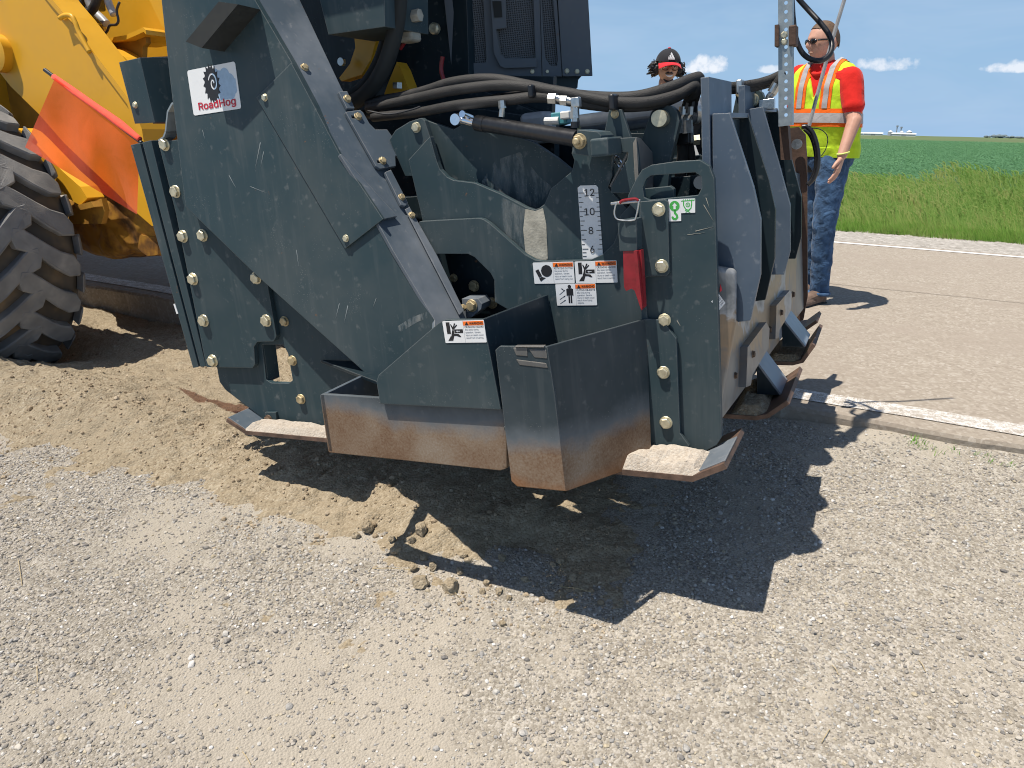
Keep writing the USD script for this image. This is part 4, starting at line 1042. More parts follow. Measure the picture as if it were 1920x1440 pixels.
mp('pin_clip', tube(pts(1.885, (1162, 381), (1168, 376), (1190, 373), (1197, 376)), .0035, 8), 'red_paint')
mp('wire_bail', tube(pts(1.885, (1158, 379), (1154, 386), (1152, 400), (1156, 410), (1166, 413), (1186, 413), (1192, 408), (1197, 385), (1197, 377)), .0022, 7, 5), 'steel_fitting')
# green lashing stickers
g1 = Sticker('lift_sticker', 1.96, (1251.5, 374), (1275.5, 373), (1253.5, 415), 24, end, .001, label='small white sticker with a green lifting hook')
g1.shape('green_disc', Point(12, g1.h - 12.5).buffer(9.5).difference(poly((12, g1.h - 6), (6.8, g1.h - 12), (9.8, g1.h - 12), (9.8, g1.h - 18), (14.2, g1.h - 18), (14.2, g1.h - 12), (17.2, g1.h - 12))), 'label_green')
hook = LineString([(12.5, g1.h - 21), (12.5, g1.h - 25), (16, g1.h - 29), (17, g1.h - 33), (14, g1.h - 36.5), (10, g1.h - 36), (8, g1.h - 33)]).buffer(2.0)
g1.shape('green_hook', hook, 'label_green')
g2 = Sticker('tie_down_sticker', 1.96, (1275.8, 373), (1302.5, 372), (1277, 399.5), 26.5, end, .001, label='small white sticker with a green tie down symbol')
h = g2.h
g2.shape('tie_down_symbol', unary_union([LineString([(1, h - 4), (25, h - 3)]).buffer(.7)] + [LineString([(3 + i * 4, h - 4), (5 + i * 4, h - 1)]).buffer(.45) for i in range(6)] + [LineString([(5, h - 4), (5, h - 12), (9, h - 19), (14, h - 21), (19, h - 17), (20, h - 10), (20, h - 4)]).buffer(.9), Point(13, h - 11).buffer(4.2).difference(Point(13, h - 11).buffer(2.8)), Point(13, h - 11).buffer(1.3), LineString([(8, h - 21), (17, h - 25)]).buffer(.6), LineString([(17, h - 20), (9, h - 25)]).buffer(.6)]), 'label_green')

# --- the brand sticker on the arm plate: toothed cutter wheel, dust cloud, red lettering
R_ = Sticker('brand_sticker', AP, (346.5, 134), (435.5, 116.5), (364, 217), 100, arm, .008, label='white square sticker with a black cutter wheel and red lettering')
H = R_.h
cloud = unary_union([Point(72 + dx, H * .56 + dy).buffer(rr, quad_segs=5) for dx, dy, rr in ((-8, 8, 12), (4, 12, 10), (12, 3, 11), (18, -7, 8), (2, -6, 14), (-10, -8, 12), (12, -12, 9), (22, 0, 6), (-14, 16, 7))])
R_.shape('dust_cloud', cloud.intersection(sbox(3, 3, 97, H - 3)), 'label_blue')
th = []
c0 = (48, H * .62)
for a in np.linspace(0, 2 * math.pi, 17, endpoint=False):
    p0 = np.array(c0) + 19 * np.array([.72 * math.cos(a), 1.12 * math.sin(a)]); p1 = np.array(c0) + 25 * np.array([.72 * math.cos(a + .22), 1.12 * math.sin(a + .22)]); p2 = np.array(c0) + 19 * np.array([.72 * math.cos(a + .34), 1.12 * math.sin(a + .34)])
    th.append(Polygon([c0, tuple(p0), tuple(p1), tuple(p2)]))
wheel = unary_union([affinity.scale(Point(*c0).buffer(20), .72, 1.12)] + [t.buffer(0) for t in th])
ang = np.linspace(0.3, 9.0, 40)
sp = LineString([(c0[0] + 3 + (1.5 + 1.0 * t) * math.cos(t) * .9, c0[1] + 1 + (1.5 + 1.35 * t) * math.sin(t)) for t in ang]).buffer(1.25)
R_.shape('cutter_wheel', wheel.difference(sp), 'label_black', 2)
R_.text('lettering', 'RoadHog', 12, H * .105, H * .155, 'label_red', 78, True, 3)

# --- sled shoes at the near side (with packed dirt)
def shoe_profile(prof, y0, y1, t):
    """bent plate: prof in (x, z), from y0 to y1"""
    P = np.array(prof, float); out = []
    tn = []
    for i in range(len(P)):
        a = P[max(i - 1, 0)]; b = P[min(i + 1, len(P) - 1)]; d = unit(b - a); tn.append(np.array([d[1], -d[0]]))
    for i in range(len(P) - 1):
        q = [P[i], P[i + 1], P[i + 1] + tn[i + 1] * t, P[i] + tn[i] * t]
        out.append(prism([[x, y0, z] for x, z in q], [[x, y1, z] for x, z in q]))
    return out


def xz(*q): return [(p[0], p[2]) for p in q]


def dirt(x0, x1, y0, y1, z, h, seed, n=40):
    g = np.random.default_rng(seed); xs, ys = np.linspace(x0, x1, n), np.linspace(y0, y1, 14); X_, Y_ = np.meshgrid(xs, ys, indexing='ij')
    e = np.minimum(np.minimum((X_ - x0), (x1 - X_)) / .03, np.minimum((Y_ - y0), (y1 - Y_)) / .02).clip(0, 1)
    q = np.stack([X_ * 22, Y_ * 22, 0 * X_ + seed], -1)
    Zz = z + h * e * (.35 + 1.1 * meshkit.fbm(q, 4, seed)) + .004 * (meshkit.noise(q * 5, seed) - .5) * e
    V = np.stack([X_, Y_, Zz], -1).reshape(-1, 3); i = np.arange(n * 14).reshape(n, 14)
    f = np.stack([i[:-1, :-1], i[1:, :-1], i[1:, 1:], i[:-1, 1:]], -1).reshape(-1, 4)
    return trimesh.Trimesh(V, np.vstack([f[:, [0, 1, 2]], f[:, [0, 2, 3]]]), process=False)


s0, s1, s2, s3 = M(1120, 876, 1.80), M(1297, 893, 1.80), M(1357, 869, 1.80), M(1371, 836, 1.80)
sh = mp('sled_shoe', shoe_profile(xz(s0, s1, s2), 1.80, 2.06, .016), 'shoe_sole')
mp('ramp_face', shoe_profile([(x, z + .003) for x, z in xz(s1 + [.004, 0, .002], s2)], 1.815, 1.985, .003), 'worn_skylit_paint', sh)
mp('packed_dirt', dirt(s0[0] + .01, s1[0] + .03, 1.802, 1.955, s1[2] - .001, .030, 4), 'pale_dirt', sh)
t0, t1, t2 = M(620, 823, 1.86), M(460, 808, 1.86), M(425, 785, 1.86)
sh2 = mp('sled_shoe', shoe_profile(xz(t2, t1, t0), 1.86, 2.08, .014), 'shoe_sole')
mp('ramp_face', shoe_profile([(x, z + .003) for x, z in xz(t2, t1 - [.004, 0, 0])], 1.868, 2.0, .003), 'worn_skylit_paint', sh2)
mp('packed_dirt', dirt(t1[0] - .02, t0[0], 1.862, 1.962, t1[2] - .001, .022, 9), 'pale_dirt', sh2)
ear = plate('shoe_ear', 1.955, [(497, 773), (517, 773), (519, 800), (500, 800)], .02, 'dark_paint', r=.001, parent=sh2)
bolts(sh2, 1.955, [(504, 786, 9)], 'bolt_rust')

# --- front end: moldboard, ribs, pads with shoes
q0, q1, q2 = M(1352, 787, 2.0), M(1507, 578, 3.4), M(1500, 330, 3.4)
MB = Plane(q0, q1, q2)
CHP = P3((1346, 500, 1.98), (1388, 550, 2.035), (1347, 640, 1.98))
mold = mp('moldboard', slab(pts(MB, (1346, 420), (1346, 790), (1352, 787), (1507, 578), (1513, 560), (1513, 330), (1420, 300)), .02), 'worn_moldboard')
# rounded casting at the near edge
R0 = M(1345, 500, 2.05)
mp('rounded_cheek', obox([M(1387, 550, 2.05)[0] - .06, 2.04, 0], [.1, .1, .1]) if False else trimesh.convex.convex_hull(np.vstack([trimesh.creation.icosphere(subdivisions=2, radius=.016).vertices + np.array(c) for c in ([-.47, 2.0, M(1365, 492, 2.05)[2] - .016], [-.402, 2.0, M(1365, 492, 2.05)[2] - .016], [-.372, 2.018, M(1365, 496, 2.05)[2] - .02], [-.47, 2.018, M(1365, 492, 2.05)[2] - .016], [-.47, 2.0, -.72], [-.416, 2.0, -.72], [-.42, 2.018, -.70], [-.374, 2.018, M(1385, 600, 2.05)[2]])])), 'worn_moldboard', None, True)
def rib(name, near_d, far_d, near, far_shift_top=None):
    P = [M(*q, near_d) for q in near]; t = .014
    n = mp(name, slab(P, t, [], .002), 'rib_sky_paint')
    P2 = [p + np.array([0, far_d - near_d, 0]) for p in P]
    mp('far_cheek', slab(P2, t, [], .002), 'dark_paint_shaded', n)
    top = sorted(P, key=lambda p: -p[2])[:2]; xa, xb = min(p[0] for p in top), max(p[0] for p in top); zt = top[0][2]
    mp('cap', obox([(xa + xb) / 2, (near_d + far_d) / 2 + t, zt - .008], [xb - xa, far_d - near_d - .002, .012]), 'rib_sky_paint', n)
    xs = min(p[0] for p in P); zb = min(p[2] for p in P)
    mp('web', obox([xs + .02, (near_d + far_d) / 2 + t / 2, (zt + zb) / 2], [.015, far_d - near_d - t, zt - zb - .03]), 'dark_paint_shaded', n)
    return n


r1 = rib('rib_channel', 2.04, 2.31, [(1336, 213), (1368, 212), (1413, 350), (1427, 412), (1426, 515), (1407, 601), (1384, 604), (1336, 560)])
mp('rib_back_plate', obox([M(1337, 260, 2.03)[0] - .018, 2.18, M(1337, 270, 2.04)[2]], [.02, .30, .32]), 'rib_sky_paint')
r2 = rib('rib_channel', 2.68, 3.02, [(1396, 206), (1430, 200), (1459, 300), (1482, 385), (1482, 470), (1470, 515), (1440, 515), (1396, 420)])
mp('rib_back_plate', obox([M(1401, 250, 2.66)[0] - .015, 2.83, M(1401, 270, 2.67)[2]], [.02, .36, .36]), 'rib_sky_paint')
mp('far_end_plate', [slab([M(*q, 3.40) for q in ((1478, 240), (1497, 238), (1510, 252), (1513, 300), (1514, 556), (1506, 600), (1440, 620), (1440, 300))], .02)], 'rust_plate')
mp('far_end_bolt', lathe(M(1495, 270, 3.38), [0, -1, 0], [(.02, 0), (.02, .03), (.010, .03)], 12), 'steel_fitting')


def front_shoe(A, B, tip, tipB, foldn, left, tipn, tipf, zb, n):
    a, b = MB(*A) + MB.n * .004, MB(*B) + MB.n * .004
    v = mdir(*tip); t = v * a[1] / v[1]; e = b - a; e[2] = 0
    yd = np.array([0, (b - a)[1], 0])
    root = np.array([a[0], a[1], t[2] - .0])
    g = mp('shoe_gusset', prism([a, t, root], [a + yd, t + yd, root + yd]), 'dark_paint_shaded', n)
    nn = unit(np.cross(t - a, yd)); nn = nn if nn[2] > 0 else -nn
    mp('gusset_top', prism([a, t, t + yd, a + yd], [q + nn * .006 for q in (a, t, t + yd, a + yd)]), 'gusset_skylit_steel', n)
    vf = mdir(*foldn); f = vf * (zb / vf[2]); vt = mdir(*tipn); tt = vt * (f[1] / vt[1]); vF = mdir(*tipf)
    yw = min(max((vF * (tt[0] / vF[0]))[1] - f[1], .2), .6)
    prof = [(a[0] - .10, zb), (f[0] - .02, zb), (f[0] + .01, zb + .008), (tt[0], tt[2])]
    s = mp('front_shoe', shoe_profile(prof, f[1], f[1] + yw, .014), 'shoe_sole', n)
    mp('packed_dirt', dirt(a[0] - .06, f[0] + .015, f[1] + .004, f[1] + yw - .01, zb, .028, int(A[0])), 'soil', n)
    return f, tt, yw


pad1 = mp('shoe_pad', slab(pts(MB.off(.022), (1402, 651), (1437, 604), (1443, 616), (1441, 652), (1427, 676), (1411, 703), (1408, 722), (1399, 726)), .022), 'worn_moldboard')
_ = (front_shoe((1417, 683), (1436, 648), (1462, 741), (1478, 710), (1430, 781), (1361, 779), (1475, 751), (1500, 690), -.845, pad1))
pad2 = mp('shoe_pad', slab(pts(MB.off(.022), (1456, 573), (1481, 544), (1485, 552), (1483, 582), (1474, 598), (1462, 618), (1460, 633), (1454, 636)), .022), 'worn_moldboard')
_ = (front_shoe((1465, 600), (1481, 576), (1508, 651), (1521, 630), (1496, 679), (1440, 690), (1523, 645), (1537, 614), -.845, pad2))
bolts(pad1, MB.off(.022), [(1411, 664, 7)], 'bolt_rust'); bolts(pad1, MB, [(1378, 704, 7), (1442, 618, 7)], 'bolt_rust'); bolts(pad2, MB.off(.022), [(1464, 586, 6)], 'bolt_rust'); bolts(pad2, MB, [(1486, 552, 6)], 'bolt_rust')
mp('far_shoe', shoe_profile([(MB(1505, 590)[0] - .1, -.845), (MB(1505, 590)[0] + .0, -.83), (MB(1505, 590)[0] + .05, -.79)], 3.40, 3.58, .014), 'shoe_sole')
ec = Sticker('cut_edge_sticker', CHP.off(.004), (1345.8, 558), (1359, 543), (1346.5, 583), 30, mold, .001, label='small white sticker reading edge of cut with a red arrow above')
ec.text('lettering', 'EDGE', 3, ec.h * .55, ec.h * .26, 'label_black', 24); ec.text('lettering', 'OF CUT', 3, ec.h * .15, ec.h * .26, 'label_black', 25)
mp('red_arrow', slab(pts(CHP.off(.005), (1351, 533), (1354, 544), (1350, 548)), .002), 'label_red', mold)

# scuffs, scratches and dust films
def streak(pl, a, b, w): 
    d = unit(np.array([b[0] - a[0], b[1] - a[1]], float)); q = np.array([-d[1], d[0]]) * w / 2
    return slab(pts(pl, (a[0] + q[0], a[1] + q[1]), tuple(b), (a[0] - q[0], a[1] - q[1]), (a[0] - d[0] * 2, a[1] - d[1] * 2)), .0004)
mp('scratch_mark', [streak(AP.off(.0005), a, b, w) for a, b, w in (((488, 268), (478, 318), 1.3), ((494, 285), (489, 312), 1.0), ((652, 574), (645, 606), 1.6), ((636, 570), (629, 598), 1.0), ((430, 330), (442, 352), .9), ((605, 300), (612, 306), 1.2), ((556, 470), (560, 500), .9), ((380, 245), (384, 262), .8), ((705, 560), (699, 577), .9), ((470, 350), (500, 362), .8))], 'scratch', arm)
mp('dust_scuff', slab(pts(AP.off(.0006), (742, 614), (770, 596), (806, 582), (812, 592), (782, 604), (752, 622)), .0004), 'dust_film', arm)
mp('dust_film', slab(pts(2.0995, (900, 345), (930, 300), (975, 285), (1010, 330), (1035, 350), (1005, 392), (960, 372)), .0006), 'dust_film', gauge)
mp('dust_film', slab(pts(2.0095, (938, 368), (984, 392), (984, 472), (960, 460), (945, 430)), .0006), 'dust_film', gauge)
mp('scratch_mark', [streak(1.9593, a, b, w) for a, b, w in (((1320, 385), (1338, 415), 1.2), ((1305, 433), (1338, 425), 1.2), ((1290, 440), (1322, 436), .8), ((1324, 372), (1330, 390), 1.4), ((1270, 602), (1276, 612), 1.5))], 'cream_dust', end)

# --- hydraulic cylinder across the top, its pivot bracket
def T(*q):
    return [M(*x) for x in q]


cy0, cy1 = M(897, 231, 2.02), M(1082, 260, 1.93)
cyl_ = mp('hydraulic_cylinder', [cyl(cy0, cy1, .0215, 20), lathe(cy0, cy0 - cy1, [(.0225, -.03), (.0225, .004), (.013, .006)], 20)], 'black_gloss', None, 25)
mp('chrome_rod', cyl(M(860, 224, 2.035), cy0, .0125, 16), 'chrome', cyl_, True)
mp('rod_eye', [lathe(M(859, 224, 2.035), [0, -1, 0], [(.016, -.02), (.016, .02)], 16), lathe(M(876, 218, 2.02), [0, -1, .2], [(.010, -.02), (.010, .03)], 12)], 'chrome', cyl_, 30)
mp('port_boss', [cyl(M(1078, 240, 1.95), M(1078, 228, 1.95), .011, 14)], 'black_gloss', cyl_)
mp('elbow_fitting', [tube(T((1078, 231, 1.95), (1078, 198, 1.95)), .0085, 12, smooth=False), lathe(M(1078, 222, 1.95), [0, 0, 1], [(.0125, 0), (.0125, .018)], 6), lathe(M(1078, 208, 1.95), [0, 0, 1], [(.0115, 0), (.0115, .012)], 6),
                      obox(M(1080, 192, 1.95), [.024, .022, .026], None, .004), tube(T((1076, 191, 1.95), (1040, 184, 1.95)), .009, 12, smooth=False), lathe(M(1064, 189, 1.95), [-1, 0, .15], [(.0135, 0), (.0135, .018)], 6), lathe(M(1044, 185, 1.95), [-1, 0, .15], [(.0145, 0), (.0145, .022)], 6)], 'steel_fitting', cyl_, 25)
mp('port_boss', [cyl(M(940, 219, 2.0), M(942, 200, 2.0), .008, 12), lathe(M(942, 203, 2.0), [0, 0, 1], [(.0105, 0), (.0105, .02)], 6)], 'steel_fitting', cyl_)
pvb = [(1083, 243), (1120, 247), (1127, 254), (1123, 292), (1112, 294), (1073, 288)]
pv = mp('pivot_bracket', prism(pts(1.90, *pvb), [p + [0, .10, 0] for p in pts(1.90, *pvb)]), 'dark_paint')
mp('bracket_foot', obox((M(1128, 275, 1.95) + M(1148, 275, 1.95)) / 2, [.05, .12, .045], None, .006), 'dark_paint', pv)
mp('pivot_bolt', [hexbolt(M(1087, 265, 1.90), np.array([0, -1.0, 0]), .0195, .7), lathe(M(1086, 265, 1.90), [0, -1, 0], [(.009, 0), (.009, .026), (.006, .028)], 12)], 'bolt_gold', pv, 30)
# hose post and box bracket, chain link behind it
hp = plate('hose_post', 2.02, [(1142, 206), (1165, 205), (1184, 262), (1130, 264)], .014, r=.001)
bolts(hp, 2.02, [(1153, 214, 8)], 'bolt_gold')
bb = plate('box_bracket', 1.99, [(1147, 264), (1160, 259), (1193, 257), (1198, 300), (1200, 362), (1146, 362)], .012, 'dark_paint', r=.001, holes=[[(1151, 288), (1158, 284), (1178, 286), (1176, 300), (1146, 350), (1143, 342), (1148, 310)]])
BV = Plane(M(1193, 257, 1.99), M(1199, 340, 1.99), M(1224, 300, 2.10))
plate('bracket_cheek', BV, [(1193, 257), (1201, 259), (1223, 285), (1226, 305), (1224, 370), (1199, 370)], .010, 'edge_steel', r=.0005, parent=bb)
mp('diagonal_bar', tube(T((1178, 286, 2.0), (1145, 350, 2.0)), .004, 6, smooth=False), 'edge_steel', bb)
mp('chain_link', tube(T((1150, 300, 2.03), (1153, 294, 2.03), (1160, 297, 2.03), (1170, 313, 2.03), (1166, 318, 2.03), (1158, 309, 2.03), (1150, 300, 2.03)), .004, 8, 4), 'chrome', bb)
mp('inner_wall', slab(T((1120, 250, 2.3), (1260, 250, 2.3), (1260, 420, 2.3), (1120, 420, 2.3)), .02), 'dark_paint_shaded')
mp('inner_wall', slab(T((1195, 236, 2.62), (1335, 236, 2.62), (1335, 420, 2.62), (1195, 420, 2.62)), .02), 'dark_paint_shaded')
mp('inner_wall', slab(T((1040, 236, 2.75), (1200, 232, 2.75), (1200, 420, 2.75), (1040, 420, 2.75)), .02), 'dark_paint_shaded')
# lugs with pins
lug = plate('lift_lug', 2.10, [(1196, 300), (1203, 262), (1221, 210), (1231, 200), (1245, 196), (1259, 199), (1270, 209), (1274, 228), (1257, 300), (1250, 372), (1215, 372)], .03, r=.006)
mp('pin_head', lathe(M(1241, 222, 2.10), [0, -1, 0], [(.0225, 0), (.0225, .026), (.021, .030)], 28), 'bolt_zinc', lug, 35)
lug2 = plate('lift_lug', 2.85, [(1376, 214), (1392, 190), (1399, 176), (1408, 169), (1420, 168), (1429, 173), (1433, 184), (1433, 208), (1430, 300), (1390, 300)], .04, r=.006)
mp('pin_head', lathe(M(1411, 188, 2.85), [0, -1, 0], [(.0225, 0), (.0225, .026), (.021, .030)], 24), 'bolt_zinc', lug2, 35)
hp2 = plate('hose_post', 2.80, [(1381, 176), (1386, 172), (1395, 172), (1397, 180), (1386, 225), (1371, 225)], .014, r=.001)
bolts(hp2, 2.80, [(1385, 177, 6)], 'bolt_gold')
# second, larger cylinder
c0, c1 = M(1085, 238, 2.35), M(1322, 205, 2.55)
big = mp('lift_cylinder', [cyl(c0, c1, .036, 24), lathe(c1, c1 - c0, [(.038, -.05), (.038, 0), (.033, .004), (.033, .022), (.028, .026)], 24)], 'cylinder_grey', None, 25)
mp('cylinder_ring', lathe(c1 - unit(c1 - c0) * .035, c1 - c0, [(.0395, 0), (.0395, .012)], 24), 'steel_fitting', big, 25)
mp('mesh_drum', obox(M(1010, 240, 2.45), [.10, .10, .10], None, .02), 'pipe_grey')
mp('sensor_box', obox(M(1052, 222, 2.2), [.05, .04, .035], None, .004), 'cyan_plastic')
mp('sensor_plug', [tube(T((1022, 227, 2.18), (1048, 226, 2.18)), .011, 10, smooth=False), obox(M(1062, 216, 2.17), [.03, .03, .022], None, .004)], 'label_white')
# fittings under the hose ends
for k, (x0, y0, x1, y1, x2, y2) in enumerate([(1291, 186, 1283, 212, 1276, 226), (1301, 186, 1297, 212, 1289, 226)]):
    f = mp('hose_fitting', [tube(T((x0, y0, 2.2), (x1, y1, 2.2)), .0135, 12, smooth=False)], 'black_gloss', None, 25)
    mp('ferrule', [tube(T((x1, y1 - 12, 2.2), (x1 - 1, y1 + 3, 2.2)), .0145, 12, smooth=False), tube(T((x1, y1, 2.2), (x2 + 2, y2 - 6, 2.2), (x2, y2 + 8, 2.2)), .008, 10, 4), lathe(M(x2, y2 + 8, 2.2), [0, 0, -1], [(.0145, -.012), (.0145, .022)], 6)], 'steel_fitting', f, 25)
mp('valve_block', obox(M(1283, 254, 2.22), [.045, .05, .05], None, .006), 'black_gloss')
mp('drop_hose', tube(T((1279, 262, 2.22), (1280, 290, 2.22), (1275, 340, 2.22), (1278, 400, 2.25)), .016, 10), 'black_hose', None, True)
mp('drop_hose', tube(T((1290, 262, 2.24), (1296, 300, 2.24), (1296, 350, 2.26), (1300, 400, 2.3)), .013, 10), 'black_hose', None, True)
stp = mp('side_post', slab(T((1315, 242), (1320, 238), (1328, 238), (1326, 330), (1314, 330)) if False else [M(*q, 2.32) for q in ((1315, 242), (1320, 238), (1328, 238), (1326, 330), (1314, 330))], .03), 'dark_paint_shaded')
mp('side_post_bolt', lathe(M(1312, 262, 2.3), [-1, -.3, 0], [(.016, 0), (.016, .03)], 6), 'bolt_zinc', stp)
mp('data_plate', slab([M(*q, 2.42) for q in ((1285, 270), (1300, 262), (1314, 300), (1298, 306))], .003), 'label_white')
mp('round_guard', lathe(M(1318, 262, 2.6), [0, -1, 0], [(.075, 0), (.075, .01)], 24), 'black_gloss', None, 30)
mp('hand_hole_bracket', slab([M(*q, 2.0) for q in ((1205, 354), (1256, 349), (1263, 354), (1264, 378), (1205, 382))], .02, [], .003), 'dark_paint')
mp('hole_tube', cyl(M(1313, 342, 2.1), M(1322, 348, 2.4), .018, 14), 'cylinder_grey')

# --- hose bundles
H1 = [[(690, 196, 2.25), (790, 172, 2.16), (850, 154, 2.10), (920, 148, 2.06), (990, 160, 2.05), (1080, 178, 2.05), (1180, 182, 2.06), (1250, 166, 2.10), (1300, 147, 2.16), (1311, 150, 2.18), (1301, 186, 2.2)],
      [(690, 204, 2.22), (785, 183, 2.13), (860, 168, 2.06), (950, 160, 2.03), (1050, 172, 2.02), (1140, 190, 2.03), (1210, 192, 2.06), (1270, 178, 2.11), (1300, 162, 2.15), (1303, 170, 2.16), (1291, 186, 2.2)],
      [(700, 220, 2.2), (780, 211, 2.14), (860, 197, 2.06), (950, 188, 2.02), (1020, 182, 2.02), (1100, 195, 2.03), (1160, 200, 2.05), (1230, 195, 2.09), (1280, 175, 2.15), (1299, 158, 2.2)],
      [(690, 190, 2.3), (780, 176, 2.2), (850, 166, 2.14), (930, 158, 2.1), (1000, 168, 2.1), (1090, 186, 2.1), (1190, 190, 2.12), (1260, 172, 2.16), (1305, 152, 2.2)],
      [(680, 214, 2.3), (740, 216, 2.24), (820, 204, 2.16), (900, 190, 2.10), (980, 180, 2.08), (1060, 188, 2.07), (1140, 201, 2.08)]]
for k, h in enumerate(H1):
    mp('hydraulic_hose', tube(T(*h), .0150 if k < 3 else .0135, 10, 7), 'black_hose', None, True)
for (x, y0, y1, d) in ((995, 158, 184, 1.995), (1147, 176, 207, 2.0)):
    mp('hose_strap', obox((M(x, y0, d) + M(x, y1, d)) / 2 + [0, .035, 0], [.016, .085, np.linalg.norm(M(x, y0, d) - M(x, y1, d))], None, .006), 'black_gloss', None, 25)
mp('loose_wire', tube(T((690, 208, 2.1), (730, 214, 2.1), (770, 206, 2.1), (788, 200, 2.1)), .003, 6), 'cable_black')
H2 = [[(1316, 192, 2.6), (1334, 176, 2.65), (1362, 164, 2.7), (1396, 160, 2.75), (1436, 152, 2.8), (1468, 138, 2.85)], [(1322, 194, 2.62), (1342, 179, 2.66), (1368, 169, 2.71), (1400, 166, 2.76), (1436, 158, 2.82), (1466, 146, 2.87)], [(1330, 186, 2.66), (1370, 166, 2.72), (1420, 156, 2.8), (1464, 142, 2.9)]]
for h in H2: mp('hydraulic_hose', tube(T(*h), .0145, 10, 6), 'black_hose', None, True)
mp('hose_strap', obox(M(1388, 163, 2.72), [.02, .06, .045], None, .006), 'steel_fitting', None, 25)
f2_ = mp('hose_fitting', [tube(T((1470, 137, 2.8), (1455, 160, 2.8)), .0155, 12, smooth=False)], 'black_hose', None, True)
mp('ferrule', [tube(T((1457, 157, 2.8), (1447, 174, 2.8)), .0165, 12, smooth=False), tube(T((1448, 173, 2.8), (1441, 180, 2.8), (1437, 196, 2.8)), .008, 8), tube(T((1452, 175, 2.8), (1445, 182, 2.8), (1442, 196, 2.8)), .008, 8), obox(M(1438, 196, 2.8), [.05, .03, .035], None, .003)], 'steel_fitting', f2_, 25)

# --- perforated post with clamp, whip, cable loop at the front end
PZ = 2.72
pa, pb_ = M(1472, -560, PZ), M(1472.5, 236, PZ)
axv = unit(pb_ - pa); Lp = np.linalg.norm(pb_ - pa); wpx = .0425
nh = int(Lp / .0254)
cells = []
pgon = sbox(-wpx / 2, 0, wpx / 2, Lp).difference(unary_union([Point(.002, .0254 * (i + .5)).buffer(.0056, quad_segs=4) for i in range(nh)]))
face = flatmesh(pgon, .0025)
xdir = unit(np.cross(axv, [0, 1.0, 0])); xdir = xdir if xdir[0] > 0 else -xdir; ydir = np.cross(xdir, axv); ydir = ydir if ydir[1] > 0 else -ydir
def inpost(m, off):
    x = m.vertices; q = m.copy(); q.vertices = pa + x[:, :1] * xdir + x[:, 1:2] * axv + (x[:, 2:] + off) * ydir; q.fix_normals(); return q
side = trimesh.creation.box(bounds=[[wpx / 2 - .0025, 0, .0026], [wpx / 2, Lp, wpx]]); side2 = trimesh.creation.box(bounds=[[-wpx / 2, 0, .0026], [-wpx / 2 + .0025, Lp, wpx]])
post = mp('perforated_post', [inpost(face, 0), inpost(side, 0), inpost(side2, 0)], 'galvanised')
mp('post_bolt', [hexbolt(M(1470, 66, PZ), np.array([0, -1.0, 0]), .011), hexbolt(M(1470, 78, PZ), np.array([0, -1.0, 0]), .010)], 'bolt_zinc', post)
mp('post_clamp', [obox(M(1458.5, 68, PZ + .01), [.012, .06, .062]), obox(M(1488, 68, PZ + .02), [.022, .06, .06], None, .004)], 'rust_plate', post)
mp('post_foot', slab([M(*q, 2.76) for q in ((1461, 234), (1477, 236), (1482, 300), (1464, 300))], .06), 'rust_plate', post)
mp('whip_rod', tube(T((1700, -420, 3.1), (1606, -70, 3.1), (1583, 0, 3.1), (1552, 105, 3.1), (1517, 236, 3.1)), .0065, 8), 'pipe_grey')
mp('cable_loop', tube(T((1484, -40, 2.9), (1485, 0, 2.9), (1487, 33, 2.9), (1492, 70, 2.9), (1503, 97, 2.9), (1520, 111, 2.9), (1540, 113, 2.9), (1555, 103, 2.92), (1560, 84, 2.95), (1553, 63, 2.97), (1537, 42, 2.98), (1515, 18, 3.0), (1494, -6, 3.0), (1470, -40, 3.0)), .0088, 9), 'cable_black', None, True)
mp('loop_cable', tube(T((1503, 238, 3.1), (1513, 238, 3.1), (1524, 250, 3.1), (1532, 275, 3.1), (1534, 305, 3.1), (1527, 332, 3.1), (1514, 347, 3.1)), .0085, 8), 'cable_black', None, True)
mp('loop_cable', tube(T((1508, 242, 3.12), (1520, 256, 3.12), (1528, 282, 3.12), (1529, 312, 3.12), (1520, 338, 3.12)), .006, 7), 'cable_black', None, True)
mp('thin_wire', tube(T((1520, 240, 3.1), (1536, 242, 3.1), (1548, 250, 3.1), (1552, 262, 3.1), (1548, 280, 3.1), (1540, 292, 3.1)), .0018, 5), 'cable_black')

# --- engine cover with mesh grilles (faces the viewer)
EC0 = MROT @ np.array([0, 3.0, .6]); ECn = MROT @ unit(np.array([.04, -1.0, -.05]))
EP = Plane.__new__(Plane); EP.p, EP.n = EC0, ECn
ecov = plate('engine_cover', EP, [(828, -160), (833, 0), (848, 141), (1016, 143.5), (1012, 0), (1008, -160)], .03, 'grey_paint', holes=[[(838, -150), (848, 0), (861, 112), (868, 118), (910, 117.5), (912, 110), (906, 0), (902, -150)], [(930, -150), (936, 0), (945, 50), (932, 52), (939, 100), (948, 109), (1004, 109), (1000, 0), (996, -150)]], r=.002)
mp('grille_panel', slab(pts(EP.off(-.014), (832, -155), (842, 0), (855, 120), (916, 122), (910, 0), (906, -155)), .006), 'grille_mesh', ecov)
mp('grille_panel', slab(pts(EP.off(-.014), (926, -155), (931, 0), (930, 55), (936, 112), (1008, 112), (1004, 0), (1000, -155)), .006), 'grille_mesh', ecov)
dr = plate('access_door', EP.off(.022), [(918, -150), (920, 0), (926, 100), (938, 124), (946, 128), (1006, 126), (1006, 110), (947, 110), (938, 102), (930, 55), (950, 52), (948, 0), (944, -150)], .012, 'grey_paint', r=.002, parent=ecov)
mp('door_latch', slab(pts(EP.off(.026), (923, 2), (940, 2), (942, 32), (927, 33)), .006), 'rubber_black', ecov)
